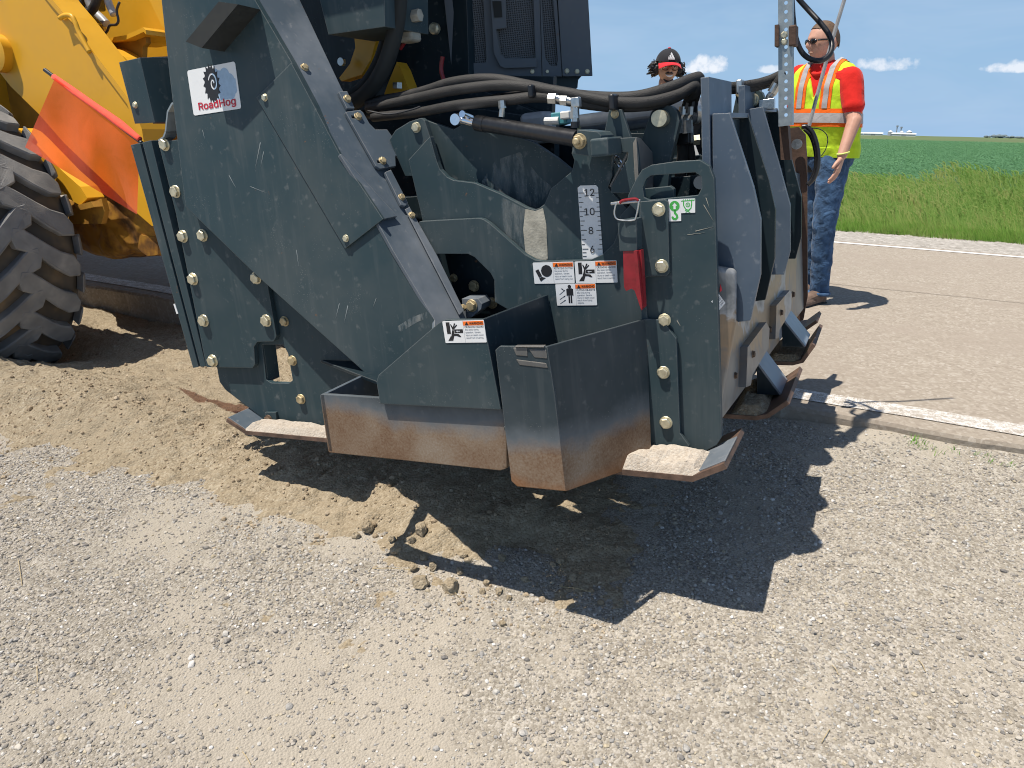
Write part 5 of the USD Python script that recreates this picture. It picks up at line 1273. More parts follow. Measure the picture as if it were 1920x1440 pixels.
ec2 = plate('engine_cover_corner', EP.off(.002), [(1009, -160), (1013, 0), (1017, 143), (1054, 143.5), (1044, 0), (1040, -160)], .03, 'grey_paint', holes=[[(1012, -150), (1015, 0), (1022, 108), (1032, 123), (1044, 123), (1046, 112), (1037, 0), (1033, -150)]], r=.002)
mp('grille_panel', slab(pts(EP.off(-.014), (1008, -155), (1012, 0), (1018, 125), (1050, 126), (1040, 0), (1037, -155)), .006), 'grille_mesh', ec2)
es = plate('engine_side_sheet', EP.off(.006), [(1041, -160), (1046, 0), (1055, 143), (1111, 142.5), (1103, 0), (1098, -160)], .02, 'grey_paint', r=.002)
bolts(es, EP.off(.006), [(1063, 133, 4.5), (1082, 134, 4.5), (1101, 134, 4.5)], 'bolt_zinc'); bolts(ecov, EP, [(998, 134, 4), (1026, 134, 4)], 'bolt_zinc')
plate('lower_flange', EP.off(-.03), [(1036, 140), (1092, 141), (1084, 150), (1083, 164), (1078, 169), (1040, 168)], .02, 'dark_paint', r=.002)
mp('engine_body', prism([p - EP.n * .04 for p in pts(EP, (828, -160), (846, 138), (1104, 138), (1094, -160))], [p - EP.n * .75 for p in pts(EP, (828, -160), (846, 138), (1104, 138), (1094, -160))]), 'dark_paint_shaded')
mp('under_frame', slab([M(*q, 2.7) for q in ((850, 140), (1038, 143), (1034, 232), (840, 232))], .03), 'dark_paint_shaded')
# --- tank, pale fitting, thick bent hose above the cylinder
tk = [(594, -160), (700, -160), (716, 46), (720, 52), (616, 65), (600, 10)]
mp('valve_tank', prism(pts(2.12, (560, -160), (716, -160), (722, 50), (616, 65)), [p + [0, .25, 0] for p in pts(2.12, (560, -160), (716, -160), (722, 50), (616, 65))]), 'dark_paint')
mp('pale_motor_port', [obox(M(762, 30, 2.3), [.06, .07, .16], None, .012), lathe(M(735, 30, 2.28), [-1, 0, 0], [(.02, -.01), (.02, .02)], 6), lathe(M(778, 30, 2.28), [1, 0, 0], [(.02, -.01), (.02, .02)], 6)], 'cream_dust')
mp('thick_hose', tube(T((752, -160, 2.2), (748, 0, 2.2), (738, 70, 2.2), (718, 130, 2.22), (686, 176, 2.25), (640, 205, 2.3)), .026, 14), 'rubber_black', None, True)
mp('thick_hose', tube(T((730, 60, 2.4), (710, 120, 2.4), (680, 165, 2.4), (640, 190, 2.4)), .024, 12), 'rubber_black', None, True)
mp('red_wire', tube(T((768, 66, 2.35), (760, 78, 2.35), (750, 92, 2.35)), .006, 6), 'red_paint')
mp('red_tag', tube(T((830, 106, 2.4), (827, 130, 2.4), (832, 150, 2.4)), .007, 6), 'red_paint')
mp('frame_plug', lathe(M(817, 54, 2.6), [0, -1, 0], [(.02, 0), (.02, .015), (.014, .02)], 16), 'bolt_zinc')
mp('frame_plug', lathe(M(643, 116, 2.45), [0, -1, 0], [(.014, 0), (.014, .015), (.006, .015)], 12), 'steel_fitting')

# ------------------------------------------------------------------ warning flag on its rod
FO = M(262, 262, 2.0) @ MROT + [0, 0, CAMZ]
flag = thing('warning_flag', FO, 'orange mesh warning flag on a short dark rod, hanging beside the big tyre', 'flag')
def Wm(px, py, d): return M(px, py, d) @ MROT + np.array([0, 0, CAMZ])
put('rod', tube([Wm(84, 131, 2.04), Wm(266, 268, 2.0)], .0075, 10, smooth=False), MAT['cable_black'], flag, True, FO)
put('hem', tube([Wm(101, 144, 2.036), Wm(140, 172, 2.028), Wm(180, 200, 2.018), Wm(225, 232, 2.01), Wm(262, 261, 2.0)], [.0105, .013, .0125, .015, .010], 10), MAT['flag_hem'], flag, True, FO)
nu, nv = 44, 34; V = []
TLc, TRc, BRc, BLc = (103, 146), (262, 264), (257, 402), (47, 276)
for i in range(nu):
    for j in range(nv):
        u, v = i / (nu - 1), j / (nv - 1)
        px = (1 - v) * ((1 - u) * TLc[0] + u * TRc[0]) + v * ((1 - u) * BLc[0] + u * BRc[0]) + 4 * math.sin(math.pi * v) * (1 - u) * 0
        py = (1 - v) * ((1 - u) * TLc[1] + u * TRc[1]) + v * ((1 - u) * BLc[1] + u * BRc[1])
        d = 2.02 + .03 * v * math.sin(u * 7 + v * 2.2) + .018 * math.sin(u * 15 - v * 5) * v + .035 * v - .02 * u
        V.append(Wm(px, py, d))
ii = np.arange(nu * nv).reshape(nu, nv); q = np.stack([ii[:-1, :-1], ii[1:, :-1], ii[1:, 1:], ii[:-1, 1:]], -1).reshape(-1, 4)
put('cloth', trimesh.Trimesh(np.array(V), np.vstack([q[:, [0, 1, 2]], q[:, [0, 2, 3]]]), process=False), MAT['flag_cloth'], flag, True, FO)

# sand trickling off the deflector flap
sg = np.random.default_rng(8); n = 900
fx = sg.uniform(0, 1, n); top = np.array([M(1050 + 140 * f, 915 - 40 * f, 1.66 + .2 * f) @ MROT for f in fx]); tt_ = sg.uniform(0, 1, n) ** .7
gp = top.copy(); gp[:, 2] = top[:, 2] * (1 - tt_) + -1.26 * tt_; gp[:, :2] += sg.normal(0, .012, (n, 2)) * (1 + 2 * tt_[:, None])
instancer('falling_sand', [rock(60, 0, .8, .3)], 'clods', gp + [0, 0, CAMZ], euler_quats(n, sg, 1.0), sg.uniform(.0006, .0016, n), np.zeros(n, int), 'thin curtain of sand grains trickling from the deflector flap', 'sand')

# ------------------------------------------------------------------ wheel loader behind
LO = ap2w(-4.66, 2.3, -1.45)
LROT = np.stack([RD, PN, [0, 0, 1.0]])
load = thing('wheel_loader', LO, 'yellow wheel loader carrying the milling attachment, one big lugged tyre in view', 'wheel loader')


def lp(name, mesh, mat, parent=None, smooth=False, **kw):
    if isinstance(mesh, (list, tuple)): mesh = trimesh.util.concatenate([tm(q) for q in mesh])
    m = tm(mesh).copy(); m.vertices = m.vertices + [0, 0, CAMZ]
    return put(name, m, MAT[mat], parent or load, smooth, LO, **kw)


def wplate(name, perp, poly, t, mat='yellow_paint', parent=None, r=.004, holes=()):
    return lp(name, slab([W(*q, perp) for q in poly], t, [[W(*q, perp) for q in h] for h in holes], r), mat, parent)


# tyre: axis across the road
TC, TR, P0, P1 = (-4.66, -.672), .785, 1.93, 2.55
def tyre_pt(ang, p, r):
    return np.array([*(RD[:2] * (TC[0] + r * math.cos(ang)) + PN[:2] * p), TC[1] + r * math.sin(ang)])


prof = [(P0 + .05, .40), (P0 + .01, .50), (P0, .60), (P0 + .02, .660), (P0 + .07, .682), ((P0 + P1) / 2, .690), (P1 - .07, .682), (P1 - .02, .660), (P1, .60), (P1 - .01, .50), (P1 - .05, .40)]
V, F = [], []; NS = 96
for k in range(NS):
    for (p, r) in prof: V.append(tyre_pt(2 * math.pi * k / NS, p, r + .060))
m_ = len(prof)
for k in range(NS):
    for j in range(m_ - 1):
        a, b = k * m_ + j, ((k + 1) % NS) * m_ + j; F += [[a, a + 1, b + 1], [a, b + 1, b]]
tyre_mesh = trimesh.Trimesh(np.array(V), np.array(F), process=False)
tyre = lp('tyre', tyre_mesh, 'tyre_groove', None, True)
lp('rim', [cyl(tyre_pt(0, P0 + .08, 0), tyre_pt(0, P1 - .08, 0), .46, 32)], 'yellow_shade')


def lug_mesh(poly, u0, side, h):
    """poly in (across from the centre line, along the tread), wrapped on the tyre"""
    pm = 0.5 * (P0 + P1); g = Polygon(poly).buffer(-.008, quad_segs=3).buffer(.016, quad_segs=3).buffer(-.008, quad_segs=3)
    g = g.segmentize(.03)
    inner = g.buffer(-.007)
    def wrap(x, y, hh):
        p = pm + side * x; w = abs(x) / .31; r = .750 - .009 * w ** 3 - (.030 * max(w - .88, 0) / .12 if w > .88 else 0) + hh
        return tyre_pt((u0 + y) / TR, p, r)
    e0 = np.array(g.exterior.coords)[:-1]; n = len(e0)
    e1 = np.array([inner.exterior.interpolate(inner.exterior.project(Point(*q))).coords[0] for q in e0])
    V = [wrap(x, y, -.01) for x, y in e0] + [wrap(x, y, h - .006) for x, y in e0] + [wrap(x, y, h) for x, y in e1]; F = []
    for i in range(n):
        j = (i + 1) % n
        for o in (0, n): F += [[o + i, o + j, o + n + j], [o + i, o + n + j, o + n + i]]
    vt, ft = trimesh.creation.triangulate_polygon(Polygon(e1), engine='earcut')
    o = len(V); V += [wrap(x, y, h) for x, y in vt]; F += [[o + a, o + b, o + c] for a, b, c in ft]
    mm = trimesh.Trimesh(np.array(V), np.array(F), process=False); mm.merge_vertices(); mm.fix_normals(); return mm


LUG_TILT = .34
NL = 23; pitch = 2 * math.pi * TR / NL
LUG = [(-.070, .050), (-.052, .104), (.0, .112), (.112, .056), (.17, .034), (.235, .030), (.268, -.016), (.262, -.078), (.20, -.094), (.13, -.066), (.04, -.012), (-.052, -.002)]
LUG = [(x, y - LUG_TILT * (x - .10)) for x, y in LUG]
SHO = [(.274, .035), (.302, .050), (.308, -.03), (.295, -.075), (.272, -.06)]
for k in range(NL):
    for side, off in ((1, 0.0), (-1, .5)):
        u = (k + off) * pitch
        lp('tread_lug', lug_mesh(LUG, u, side, .042), 'tyre_rubber', tyre, 25)
        lp('shoulder_lug', lug_mesh(SHO, u - .065 + .5 * pitch, side, .045), 'tyre_rubber', tyre, 25)
# lift arm and frame
arm_ = wplate('lift_arm', 2.75, [(-160, -260), (-110, -260), (88, 0), (116, 33), (158, 88), (206, 152), (238, 195), (258, 245), (285, 424), (254, 397), (217, 360), (167, 313), (120, 268), (72, 213), (20, 162), (-60, 60), (-200, -120)], .10, r=.002)
edge_outer = [(-110, -260), (88, 0), (116, 33), (158, 88), (206, 152), (238, 195), (258, 245), (285, 424)]
lp('arm_edge_flange', [prism([W(*edge_outer[i], 2.735), W(*edge_outer[i + 1], 2.735), W(edge_outer[i + 1][0] + 8, edge_outer[i + 1][1] - 3, 2.735), W(edge_outer[i][0] + 8, edge_outer[i][1] - 3, 2.735)],
                             [W(*edge_outer[i], 2.735) + PN * .16, W(*edge_outer[i + 1], 2.735) + PN * .16, W(edge_outer[i + 1][0] + 8, edge_outer[i + 1][1] - 3, 2.735) + PN * .16, W(edge_outer[i][0] + 8, edge_outer[i][1] - 3, 2.735) + PN * .16]) for i in range(7)], 'yellow_paint', arm_)
wplate('lower_link', 2.62, [(30, 240), (44, 247), (60, 262), (118, 322), (150, 350), (164, 372), (150, 385), (128, 372), (96, 332), (60, 300), (20, 270)], .10)
lp('link_pin', lathe(W(-2, 100, 2.73), -PN, [(.10, -.02), (.10, .03), (.06, .04)], 24), 'yellow_paint', None, 30)
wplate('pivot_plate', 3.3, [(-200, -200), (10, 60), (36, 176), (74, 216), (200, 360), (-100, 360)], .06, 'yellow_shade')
wplate('front_frame', 3.35, [(150, -200), (330, -200), (340, 330), (250, 330), (190, 190), (160, 90), (150, 20)], .06, r=.01)
wplate('frame_web', 3.1, [(270, -160), (312, -160), (316, 60), (303, 48), (280, 0)], .05, 'yellow_paint')
cs = [W(*q, 3.0) for q in ((166, 66), (178, 70), (205, 71), (235, 66), (258, 56), (268, 51), (273, 56))]
lp('curved_shelf', [prism([cs[i], cs[i + 1], cs[i + 1] - [0, 0, .022], cs[i] - [0, 0, .022]], [cs[i] + PN * .30, cs[i + 1] + PN * .30, cs[i + 1] + PN * .30 - [0, 0, .022], cs[i] + PN * .30 - [0, 0, .022]]) for i in range(6)], 'yellow_paint')
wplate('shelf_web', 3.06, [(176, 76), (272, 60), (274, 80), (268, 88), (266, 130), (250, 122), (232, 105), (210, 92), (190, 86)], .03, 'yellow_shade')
wplate('fender_bulge', 2.95, [(176, 84), (192, 86), (212, 93), (232, 106), (250, 124), (252, 150), (226, 150), (200, 120)], .12, r=.01)
lp('grab_pipe', tube([W(*q, 2.72) for q in ((112, 34), (122, 29), (134, 30), (141, 42), (148, 60), (158, 80), (168, 98))], .012, 10), 'yellow_paint', None, True)
lp('small_pin', lathe(W(221, 131, 2.85), -PN, [(.02, 0), (.02, .05), (.012, .06)], 12), 'yellow_paint', None, 30)
lp('plate_slot', slab([W(*q, 2.945) for q in ((178, 103), (192, 103), (193, 106), (180, 106))], .004), 'black_gloss')
for k, (r, mat, path) in enumerate([(.028, 'black_hose', ((110, -40), (124, 10), (140, 20), (165, -30))), (.03, 'black_hose', ((196, -40), (175, 10), (160, 30), (140, 30))), (.022, 'pipe_grey', ((160, -20), (172, 15), (192, 36), (200, 45))), (.02, 'pipe_grey', ((194, -30), (204, 6), (214, 28))),
                                     (.024, 'black_hose', ((128, 40), (150, 34), (176, 14), (190, -30))), (.016, 'black_hose', ((112, 4), (128, 14), (150, 4))), (.022, 'pipe_grey', ((132, 26), (144, 38), (150, 46)))]):
    lp('hydraulic_line', tube([W(*q, 3.1 - .03 * k) for q in path], r, 10), mat, None, True)
wplate('bracket_plate', 3.0, [(103, 5), (116, 4), (117, 22), (110, 26)], .01, 'pipe_grey')
lp('valve_cluster', [obox(W(x, y, 3.22), [.10, .10, .08], None, .015) for x, y in ((125, 10), (150, 12), (175, 6), (160, 36), (140, 44))], 'black_gloss')
lp('brake_line', tube([W(*q, 2.98) for q in ((224, 4), (219, 20), (222, 38), (218, 46), (206, 48), (200, 60), (190, 65), (156, 65))], .007, 7), 'cable_black', None, True)
wplate('strap_plate', 3.02, [(148, 50), (172, 42), (190, 46), (196, 58), (182, 66), (156, 62)], .02)
# axle casing, rusty
ball0 = lambda c, r: m3.Manifold.sphere(float(r), 16).translate([float(q) for q in c])
axm = m3.Manifold.batch_hull([ball0(W(x, y, pp), r) for x, y, r in ((150, 415, .14), (178, 437, .12), (215, 440, .13), (330, 430, .14), (330, 400, .16), (160, 390, .12)) for pp in (2.95, 3.3)])
axm = axm + m3.Manifold.batch_hull([ball0(W(x, y, 2.9), r) for x, y, r in ((215, 452, .085), (240, 458, .08), (225, 430, .10))])
axt = tm(axm.refine_to_length(.016)); axt = trimesh.Trimesh(axt.vertices, axt.faces); axt.vertices = axt.vertices + axt.vertex_normals * (.035 * (meshkit.fbm(axt.vertices * 5, 4, 5) - .5) * 2)[:, None]
lp('axle_casing', axt, 'yellow_rusty', None, True)
def abox(a0, a1, p0, p1, z0, z1): return prism([ap2w(a, p, z) - [0, 0, CAMZ] for a, p, z in ((a0, p0, z0), (a1, p0, z0), (a1, p1, z0), (a0, p1, z0))], [ap2w(a, p, z) - [0, 0, CAMZ] for a, p, z in ((a0, p0, z1), (a1, p0, z1), (a1, p1, z1), (a0, p1, z1))])
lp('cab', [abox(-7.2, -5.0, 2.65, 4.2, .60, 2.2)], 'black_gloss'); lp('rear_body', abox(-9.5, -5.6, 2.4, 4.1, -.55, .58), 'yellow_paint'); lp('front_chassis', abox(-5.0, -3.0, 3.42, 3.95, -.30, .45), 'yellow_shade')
wplate('casing_lug', 2.80, [(262, 440), (296, 446), (296, 478), (276, 480), (258, 466)], .10, 'yellow_rusty', r=.01)
lp('step_bracket', [slab([W(*q, 2.6) for q in ((140, 386), (170, 378), (176, 388), (150, 394))], .05), slab([W(*q, 2.65) for q in ((128, 396), (190, 372), (196, 396), (190, 420), (130, 420))], .03)], 'yellow_rusty')
lp('coupler_arm', [slab([W(*q, 2.42) for q in ((664, 60), (708, 64), (696, 110), (678, 140), (640, 152), (636, 146), (656, 120), (666, 90))], .05), slab([W(*q, 2.40) for q in ((744, 116), (752, 130), (768, 172), (720, 178), (726, 160))], .06)], 'yellow_paint')
lp('coupler_bolt', lathe(W(746, 166, 2.40), [0, 0, 1], [(.019, 0), (.019, .02)], 6), 'steel_fitting')

# ------------------------------------------------------------------ people
def J(px, py, y):
    """point at a pixel on the vertical plane y (world), camera at the origin"""
    v = ray(px, py); return v * y / v[1]


def ball(c, r, s=14):
    return m3.Manifold.sphere(float(r), s).translate([float(q) for q in c])


def hulls(bones):
    out = []
    for b in bones:
        out.append(m3.Manifold.batch_hull([ball(c, r) for c, r in b]))
    return m3.Manifold.batch_boolean(out, m3.OpType.Add)


def soft(man, edge=.012, it=12):
    t = tm(man.refine_to_length(edge)); t = trimesh.Trimesh(t.vertices, t.faces, process=True)
    trimesh.smoothing.filter_taubin(t, lamb=.5, nu=.53, iterations=it); return t


def wobble(t, amp, scale, seed):
    n = t.vertex_normals; q = t.vertices * scale
    t.vertices = t.vertices + n * (amp * (meshkit.fbm(q, 4, seed) * 2 - 1))[:, None]; return t


def band_cut(t, lo, hi, axis, lift):
    """the part of a garment between two planes, lifted off along its normals and given a thickness"""
    s = t.copy(); s.vertices = s.vertices + s.vertex_normals * lift
    for (o, n) in lo, hi:
        s = trimesh.intersections.slice_mesh_plane(s, plane_normal=n, plane_origin=o)
    return s


def head_mesh(c, R, fwd, up=(0, 0, 1)):
    """a head with brow, nose, lips, chin; fwd is where the face looks. R: half of the head's height"""
    f = unit(fwd); u = unit(np.array(up) - f * (np.array(up) @ f)); s = np.cross(u, f)
    m = trimesh.creation.icosphere(subdivisions=4, radius=1.0); v = m.vertices.copy()
    x, y, z = v[:, 0], v[:, 1], v[:, 2]                    # x side, y front, z up
    w = .68 * np.where(z < 0, 1 - .30 * np.clip(-z, 0, 1) ** 1.6, 1.0)
    d = np.where(y > 0, .80, .86) * np.where((z < 0) & (y < 0), 1 - .45 * np.clip(-z, 0, 1), 1.0)
    X, Y, Z_ = x * w, y * d, z.copy()
    fr = np.clip(y, 0, 1)
    bump = lambda cx, cz, sx, sz: np.exp(-((x - cx) / sx) ** 2 - ((z - cz) / sz) ** 2) * (y > 0)
    Y += .20 * bump(0, -.16, .13, .20) + .06 * bump(0, .05, .10, .2) - .085 * bump(.30, .04, .17, .11) - .085 * bump(-.30, .04, .17, .11) + .05 * bump(0, .22, .5, .10)
    Y += .055 * bump(0, -.44, .20, .06) - .03 * bump(0, -.50, .22, .02) + .05 * bump(0, -.56, .18, .05) + .10 * bump(0, -.82, .28, .16) - .02 * bump(0, -.33, .06, .08)
    m.vertices = np.asarray(c) + R * (X[:, None] * s + Y[:, None] * f + Z_[:, None] * u)
    ears = []
    for q in (-1, 1):
        e = trimesh.creation.icosphere(subdivisions=2, radius=1.0); ev = e.vertices * [.10, .20, .30]; ev[:, 0] += .03 * np.sign(ev[:, 0]) * (np.abs(ev[:, 1]) > .1)
        ev = ev + [q * .70, -.08, -.06]; e.vertices = np.asarray(c) + R * (ev[:, :1] * s + ev[:, 1:2] * f + ev[:, 2:] * u); ears.append(e)
    return trimesh.util.concatenate([m] + ears), s, f, u


def on_head(c, R, s, f, u, x, y, z):
    return np.asarray(c) + R * (x * s + y * f + z * u)


def hand(w, d, n, L, thumb_side, curl=.35):
    """relaxed hand: wrist w, direction d of the fingers, n palm normal, L length"""
    d, n = unit(d), unit(n - d * (np.dot(n, d))); s = np.cross(d, n) * thumb_side; bones = []
    pal = [(w, .021), (w + d * .05 * L / .19, .024)]
    k = [w + d * .095 * L / .19 + s * o for o in (.030, .010, -.010, -.028)]
    bones.append([(w, .020)] + [(q, .0125) for q in k])
    for i, q in enumerate(k):
        l = (.078, .088, .082, .064)[i] * L / .19; p = q; dd = d
        for j, fr in enumerate((.45, .32, .23)):
            dd = unit(dd + n * curl * (.4 + .3 * j)); e = p + dd * l * fr; r0 = .0100 - .0010 * j
            bones.append([(p, r0), (e, r0 - .001)]); p = e
    t0 = w + d * .035 + s * .022; t1 = t0 + unit(d + s * .8 + n * .3) * .038; t2 = t1 + unit(d + s * .3 + n * .3) * .030
    bones += [[(t0, .0135), (t1, .0115)], [(t1, .0115), (t2, .009)]]
    return soft(hulls(bones), .006, 6)


def dress(name, origin, label, parts):
    t = thing(name, origin + np.array([0, 0, CAMZ]), label, 'person')
    for (nm, mesh, mat, sm, par) in parts:
        pass
    return t


# --- man in the high visibility vest
Y0 = 5.14
g0 = J(1530, 566, Y0)
man = thing('person', g0 + [0, 0, CAMZ], 'man in lime safety vest, red shirt and sunglasses, standing on the road looking left', 'person')


def hp_(name, mesh, mat, parent=None, smooth=True, sh=g0, who=None):
    if isinstance(mesh, (list, tuple)): mesh = trimesh.util.concatenate([tm(q) for q in mesh])
    return put(name, mesh, MAT[mat], parent or man, smooth, sh)


F_ = unit(np.array([-.80, -.60, 0])); S_ = np.array([-F_[1], F_[0], 0])            # front, his left side (towards the viewer's right)
S_ = unit(np.array([.60, -.80, 0]))
neck, hd = J(1547, 122, Y0), J(1543, 79, Y0)
chest, belly, pel = J(1547, 165, Y0), J(1546, 232, Y0), J(1550, 292, Y0)
shL, shR = J(1595, 148, Y0 - .17), J(1502, 142, Y0 + .20)
elL, wrL = J(1602, 226, Y0 - .27), J(1579, 291, Y0 - .34)
elR, wrR = J(1489, 225, Y0 + .26), J(1486, 290, Y0 + .16)
hipL, hipR = J(1563, 305, Y0 - .08), J(1538, 305, Y0 + .09)
knL, knR = J(1545, 425, Y0 - .12), J(1530, 425, Y0 + .10)
anL, anR = J(1536, 541, Y0 - .07), J(1520, 535, Y0 + .16)
skin = soft(hulls([[(J(1547, 135, Y0), .062), (J(1546, 108, Y0), .060)], [(shL + [0, 0, -.10], .050), (elL, .042)], [(elL, .043), (wrL, .029)], [(shR + [0, 0, -.10], .048), (elR, .040)], [(elR, .041), (wrR, .029)], [(J(1547, 135, Y0), .05), (shL + [0, 0, -.1], .04)], [(J(1547, 135, Y0), .05), (shR + [0, 0, -.1], .04)]]))
HR = .118
hm, hs, hf, hu = head_mesh(hd, HR, [-.97, -.23, -.10])
body = hp_('body', [skin, hm], 'skin_fair')
hp_('hand', hand(wrL, J(1565, 336, Y0 - .37) - wrL, np.array([-.6, .4, .0]), .185, -1), 'skin_fair', body)
hp_('hand', hand(wrR, np.array([-.05, -.1, -1]), np.array([.8, .4, 0]), .185, 1), 'skin_fair', body)
hp_('wristband', tube([wrL + .033 * (math.cos(a) * np.array([1, 0, .25]) + math.sin(a) * np.array([0, 1, 0])) + [.004, 0, .012] for a in np.linspace(0, 6.28, 18)], .005, 6, 1, False), 'wristband', body)
hp_('ring', tube([J(1566, 322, Y0 - .38) + .011 * (math.cos(a) * np.array([1, 0, .2]) + math.sin(a) * np.array([0, 1, 0])) for a in np.linspace(0, 6.28, 12)], .002, 5, 1, False), 'ring_gold', body)
# hair: a cap over the skull, short at the sides
hh = trimesh.creation.icosphere(subdivisions=4, radius=1.0); v = hh.vertices
keep = (v[:, 2] > .42 + .30 * np.clip(v[:, 1], 0, 1) - .75 * np.clip(-v[:, 1] + .25, 0, 1)) & (v[:, 1] < .80)
fk = keep[hh.faces].all(1); vv = np.stack([v[:, 0] * .705, v[:, 1] * np.where(v[:, 1] > 0, .83, .90), v[:, 2] * 1.045], 1); vv += .02 * (meshkit.fbm(v * 9, 3, 2)[:, None] - .5) * v
hair = trimesh.Trimesh(hd + HR * (vv[:, :1] * hs + vv[:, 1:2] * hf + vv[:, 2:] * hu), hh.faces[fk], process=False)
hp_('hair', hair, 'hair_brown', body)
oh = lambda x, y, z: on_head(hd, HR, hs, hf, hu, x, y, z)
gl = []
for q in (-1, 1):
    e = trimesh.creation.icosphere(subdivisions=3, radius=1.0); ev = e.vertices * [.24, .05, .13]
    ev[:, 1] -= .35 * (ev[:, 0] * q) ** 1 * (ev[:, 0] * q > 0); ev = ev + [q * .30, .79, .06]; e.vertices = hd + HR * (ev[:, :1] * hs + ev[:, 1:2] * hf + ev[:, 2:] * hu); gl.append(e)
    gl.append(tube([oh(q * .52, .66, .10), oh(q * .69, .40, .09), oh(q * .735, -.05, .06)], .006, 6))
gl.append(tube([oh(-.12, .86, .10), oh(0, .90, .11), oh(.12, .86, .10)], .005, 6))
hp_('sunglasses', gl, 'lens_dark', body)
hp_('lips', tube([oh(-.20, .70, -.47), oh(0, .77, -.46), oh(.20, .70, -.47)], [.002, .006, .002], 7), 'label_red' if False else 'skin_tan', body)
# shirt, vest, trousers
W2 = lambda c, w, r: [(c + S_ * w, r), (c - S_ * w, r)]
torso = [W2(J(1547, 148, Y0), .120, .078) + W2(chest, .120, .100), W2(chest, .120, .100) + W2(belly, .100, .118), W2(belly, .100, .118) + W2(pel, .085, .098), [(J(1547, 128, Y0), .068)] + W2(J(1549, 146, Y0), .11, .075),
         [(shL, .072)] + W2(J(1549, 148, Y0), .11, .08), [(shR, .070)] + W2(J(1549, 148, Y0), .11, .08)]
sleeves = [[(shL, .074), (shL * .38 + elL * .62, .066)], [(shR, .072), (shR * .38 + elR * .62, .064)]]
shirt = wobble(soft(hulls(torso + sleeves), .014, 10), .008, 14, 3)
shirt = trimesh.intersections.slice_mesh_plane(shirt, [0, 0, 1], [0, 0, J(1550, 282, Y0)[2]])
sh_ = hp_('shirt', shirt, 'shirt_red')
hp_('collar', [tube([J(1547, 128, Y0) + .072 * (math.cos(a) * S_ + math.sin(a) * F_) + [0, 0, .012 - .05 * max(math.sin(a), 0)] for a in np.linspace(-2.4 - .55, 2.4 - 1.55 + 2.5, 16)], .013, 7, 3)], 'shirt_red', sh_)
big_t = [[(c, r + .016) for c, r in b] for b in torso[:4]] + [[(shL * .58 + neck * .42 - [0, 0, .015], .070)] + W2(J(1549, 150, Y0), .10, .098), [(shR * .58 + neck * .42 - [0, 0, .015], .070)] + W2(J(1549, 150, Y0), .085, .094)] + [W2(pel, .092, .118) + W2(J(1549, 276, Y0), .095, .124)]
vman = hulls(big_t)
zt, zv = J(1547, 116, Y0)[2], J(1508, 186, Y0)[2]
# V neck opening cut out of the front
def solid(A, B):
    q = prism(A, B); return m3.Manifold(m3.Mesh(np.asarray(q.vertices, np.float32), np.asarray(q.faces, np.uint32)))
cz = np.array([0, 0, 1.0]); ctr = J(1548, 150, Y0) * [1, 1, 0]
Vp = [ctr + S_ * .115 + cz * (zt + .06), ctr - S_ * .115 + cz * (zt + .06), ctr - S_ * .0 + cz * zv]
neckcut = m3.Manifold.batch_hull([ball(J(1547, 128, Y0), .085), ball(J(1547, 95, Y0), .10)])
vman = vman - solid([p - F_ * .01 for p in Vp], [p + F_ * .4 for p in Vp]) - neckcut
for S0, e0, q in ((shL, elL, 1), (shR, elR, -1)):
    vman = vman - m3.Manifold.batch_hull([ball(S0 + S_ * q * .03 - [0, 0, .02], .082), ball(S0 * .4 + e0 * .6 + S_ * q * .05, .085), ball(S0 + S_ * q * .16, .10)])
zb = J(1550, 294, Y0)[2]
vest = soft(vman, .014, 8)
vest = trimesh.intersections.slice_mesh_plane(vest, [0, 0, 1], [0, 0, zb])
vest = wobble(vest, .007, 11, 8)
vs = hp_('safety_vest', vest, 'vest_lime')
z1, z2, z3, z4 = (J(1550, q, Y0)[2] for q in (238, 231, 213, 205))
cutp = lambda lo, hi, l: band_cut(vest, ([0, 0, lo], [0, 0, 1]), ([0, 0, hi], [0, 0, -1]), 2, l)
hp_('orange_band', cutp(z1, z4, .004), 'vest_orange', vs); hp_('silver_band', cutp(z2, z3, .007), 'vest_silver', vs)
zt2 = J(1550, 100, Y0)[2]
for q in (1, -1):
    for (lo, hi, lift, mat, nm) in ((.052, .128, .004, 'vest_orange', 'orange_stripe'), (.072, .108, .007, 'vest_silver', 'silver_stripe')):
        a_, b_ = (lo, hi) if q > 0 else (-hi, -lo)
        m = band_cut(vest, (ctr + S_ * a_, S_), (ctr + S_ * b_, -S_), 0, lift)
        m = trimesh.intersections.slice_mesh_plane(m, [0, 0, 1], [0, 0, z4 + .002])
        hp_(nm, m, mat, vs)
hp_('belt', soft(hulls([W2(J(1546, 293, Y0), .082, .098) + W2(J(1546, 297, Y0), .082, .098)]), .02, 3), 'belt_black')
legs = [[(pel + S_ * .085, .100), (pel - S_ * .085, .100), (hipL, .098), (hipR, .098)], [(hipL, .098), (knL, .074)], [(knL, .074), (anL, .060)], [(hipR, .096), (knR, .072)], [(knR, .072), (anR, .060)]]
jeans = wobble(soft(hulls(legs), .016, 8), .012, 16, 6)
jn = hp_('jeans', jeans, 'denim')
hp_('cuff', [tube([an + [0, 0, -.03] + .066 * (math.cos(a) * S_ + math.sin(a) * F_) for a in np.linspace(0, 6.283, 18)], .012, 7, 1, False) for an in (anL, anR)], 'denim', jn)
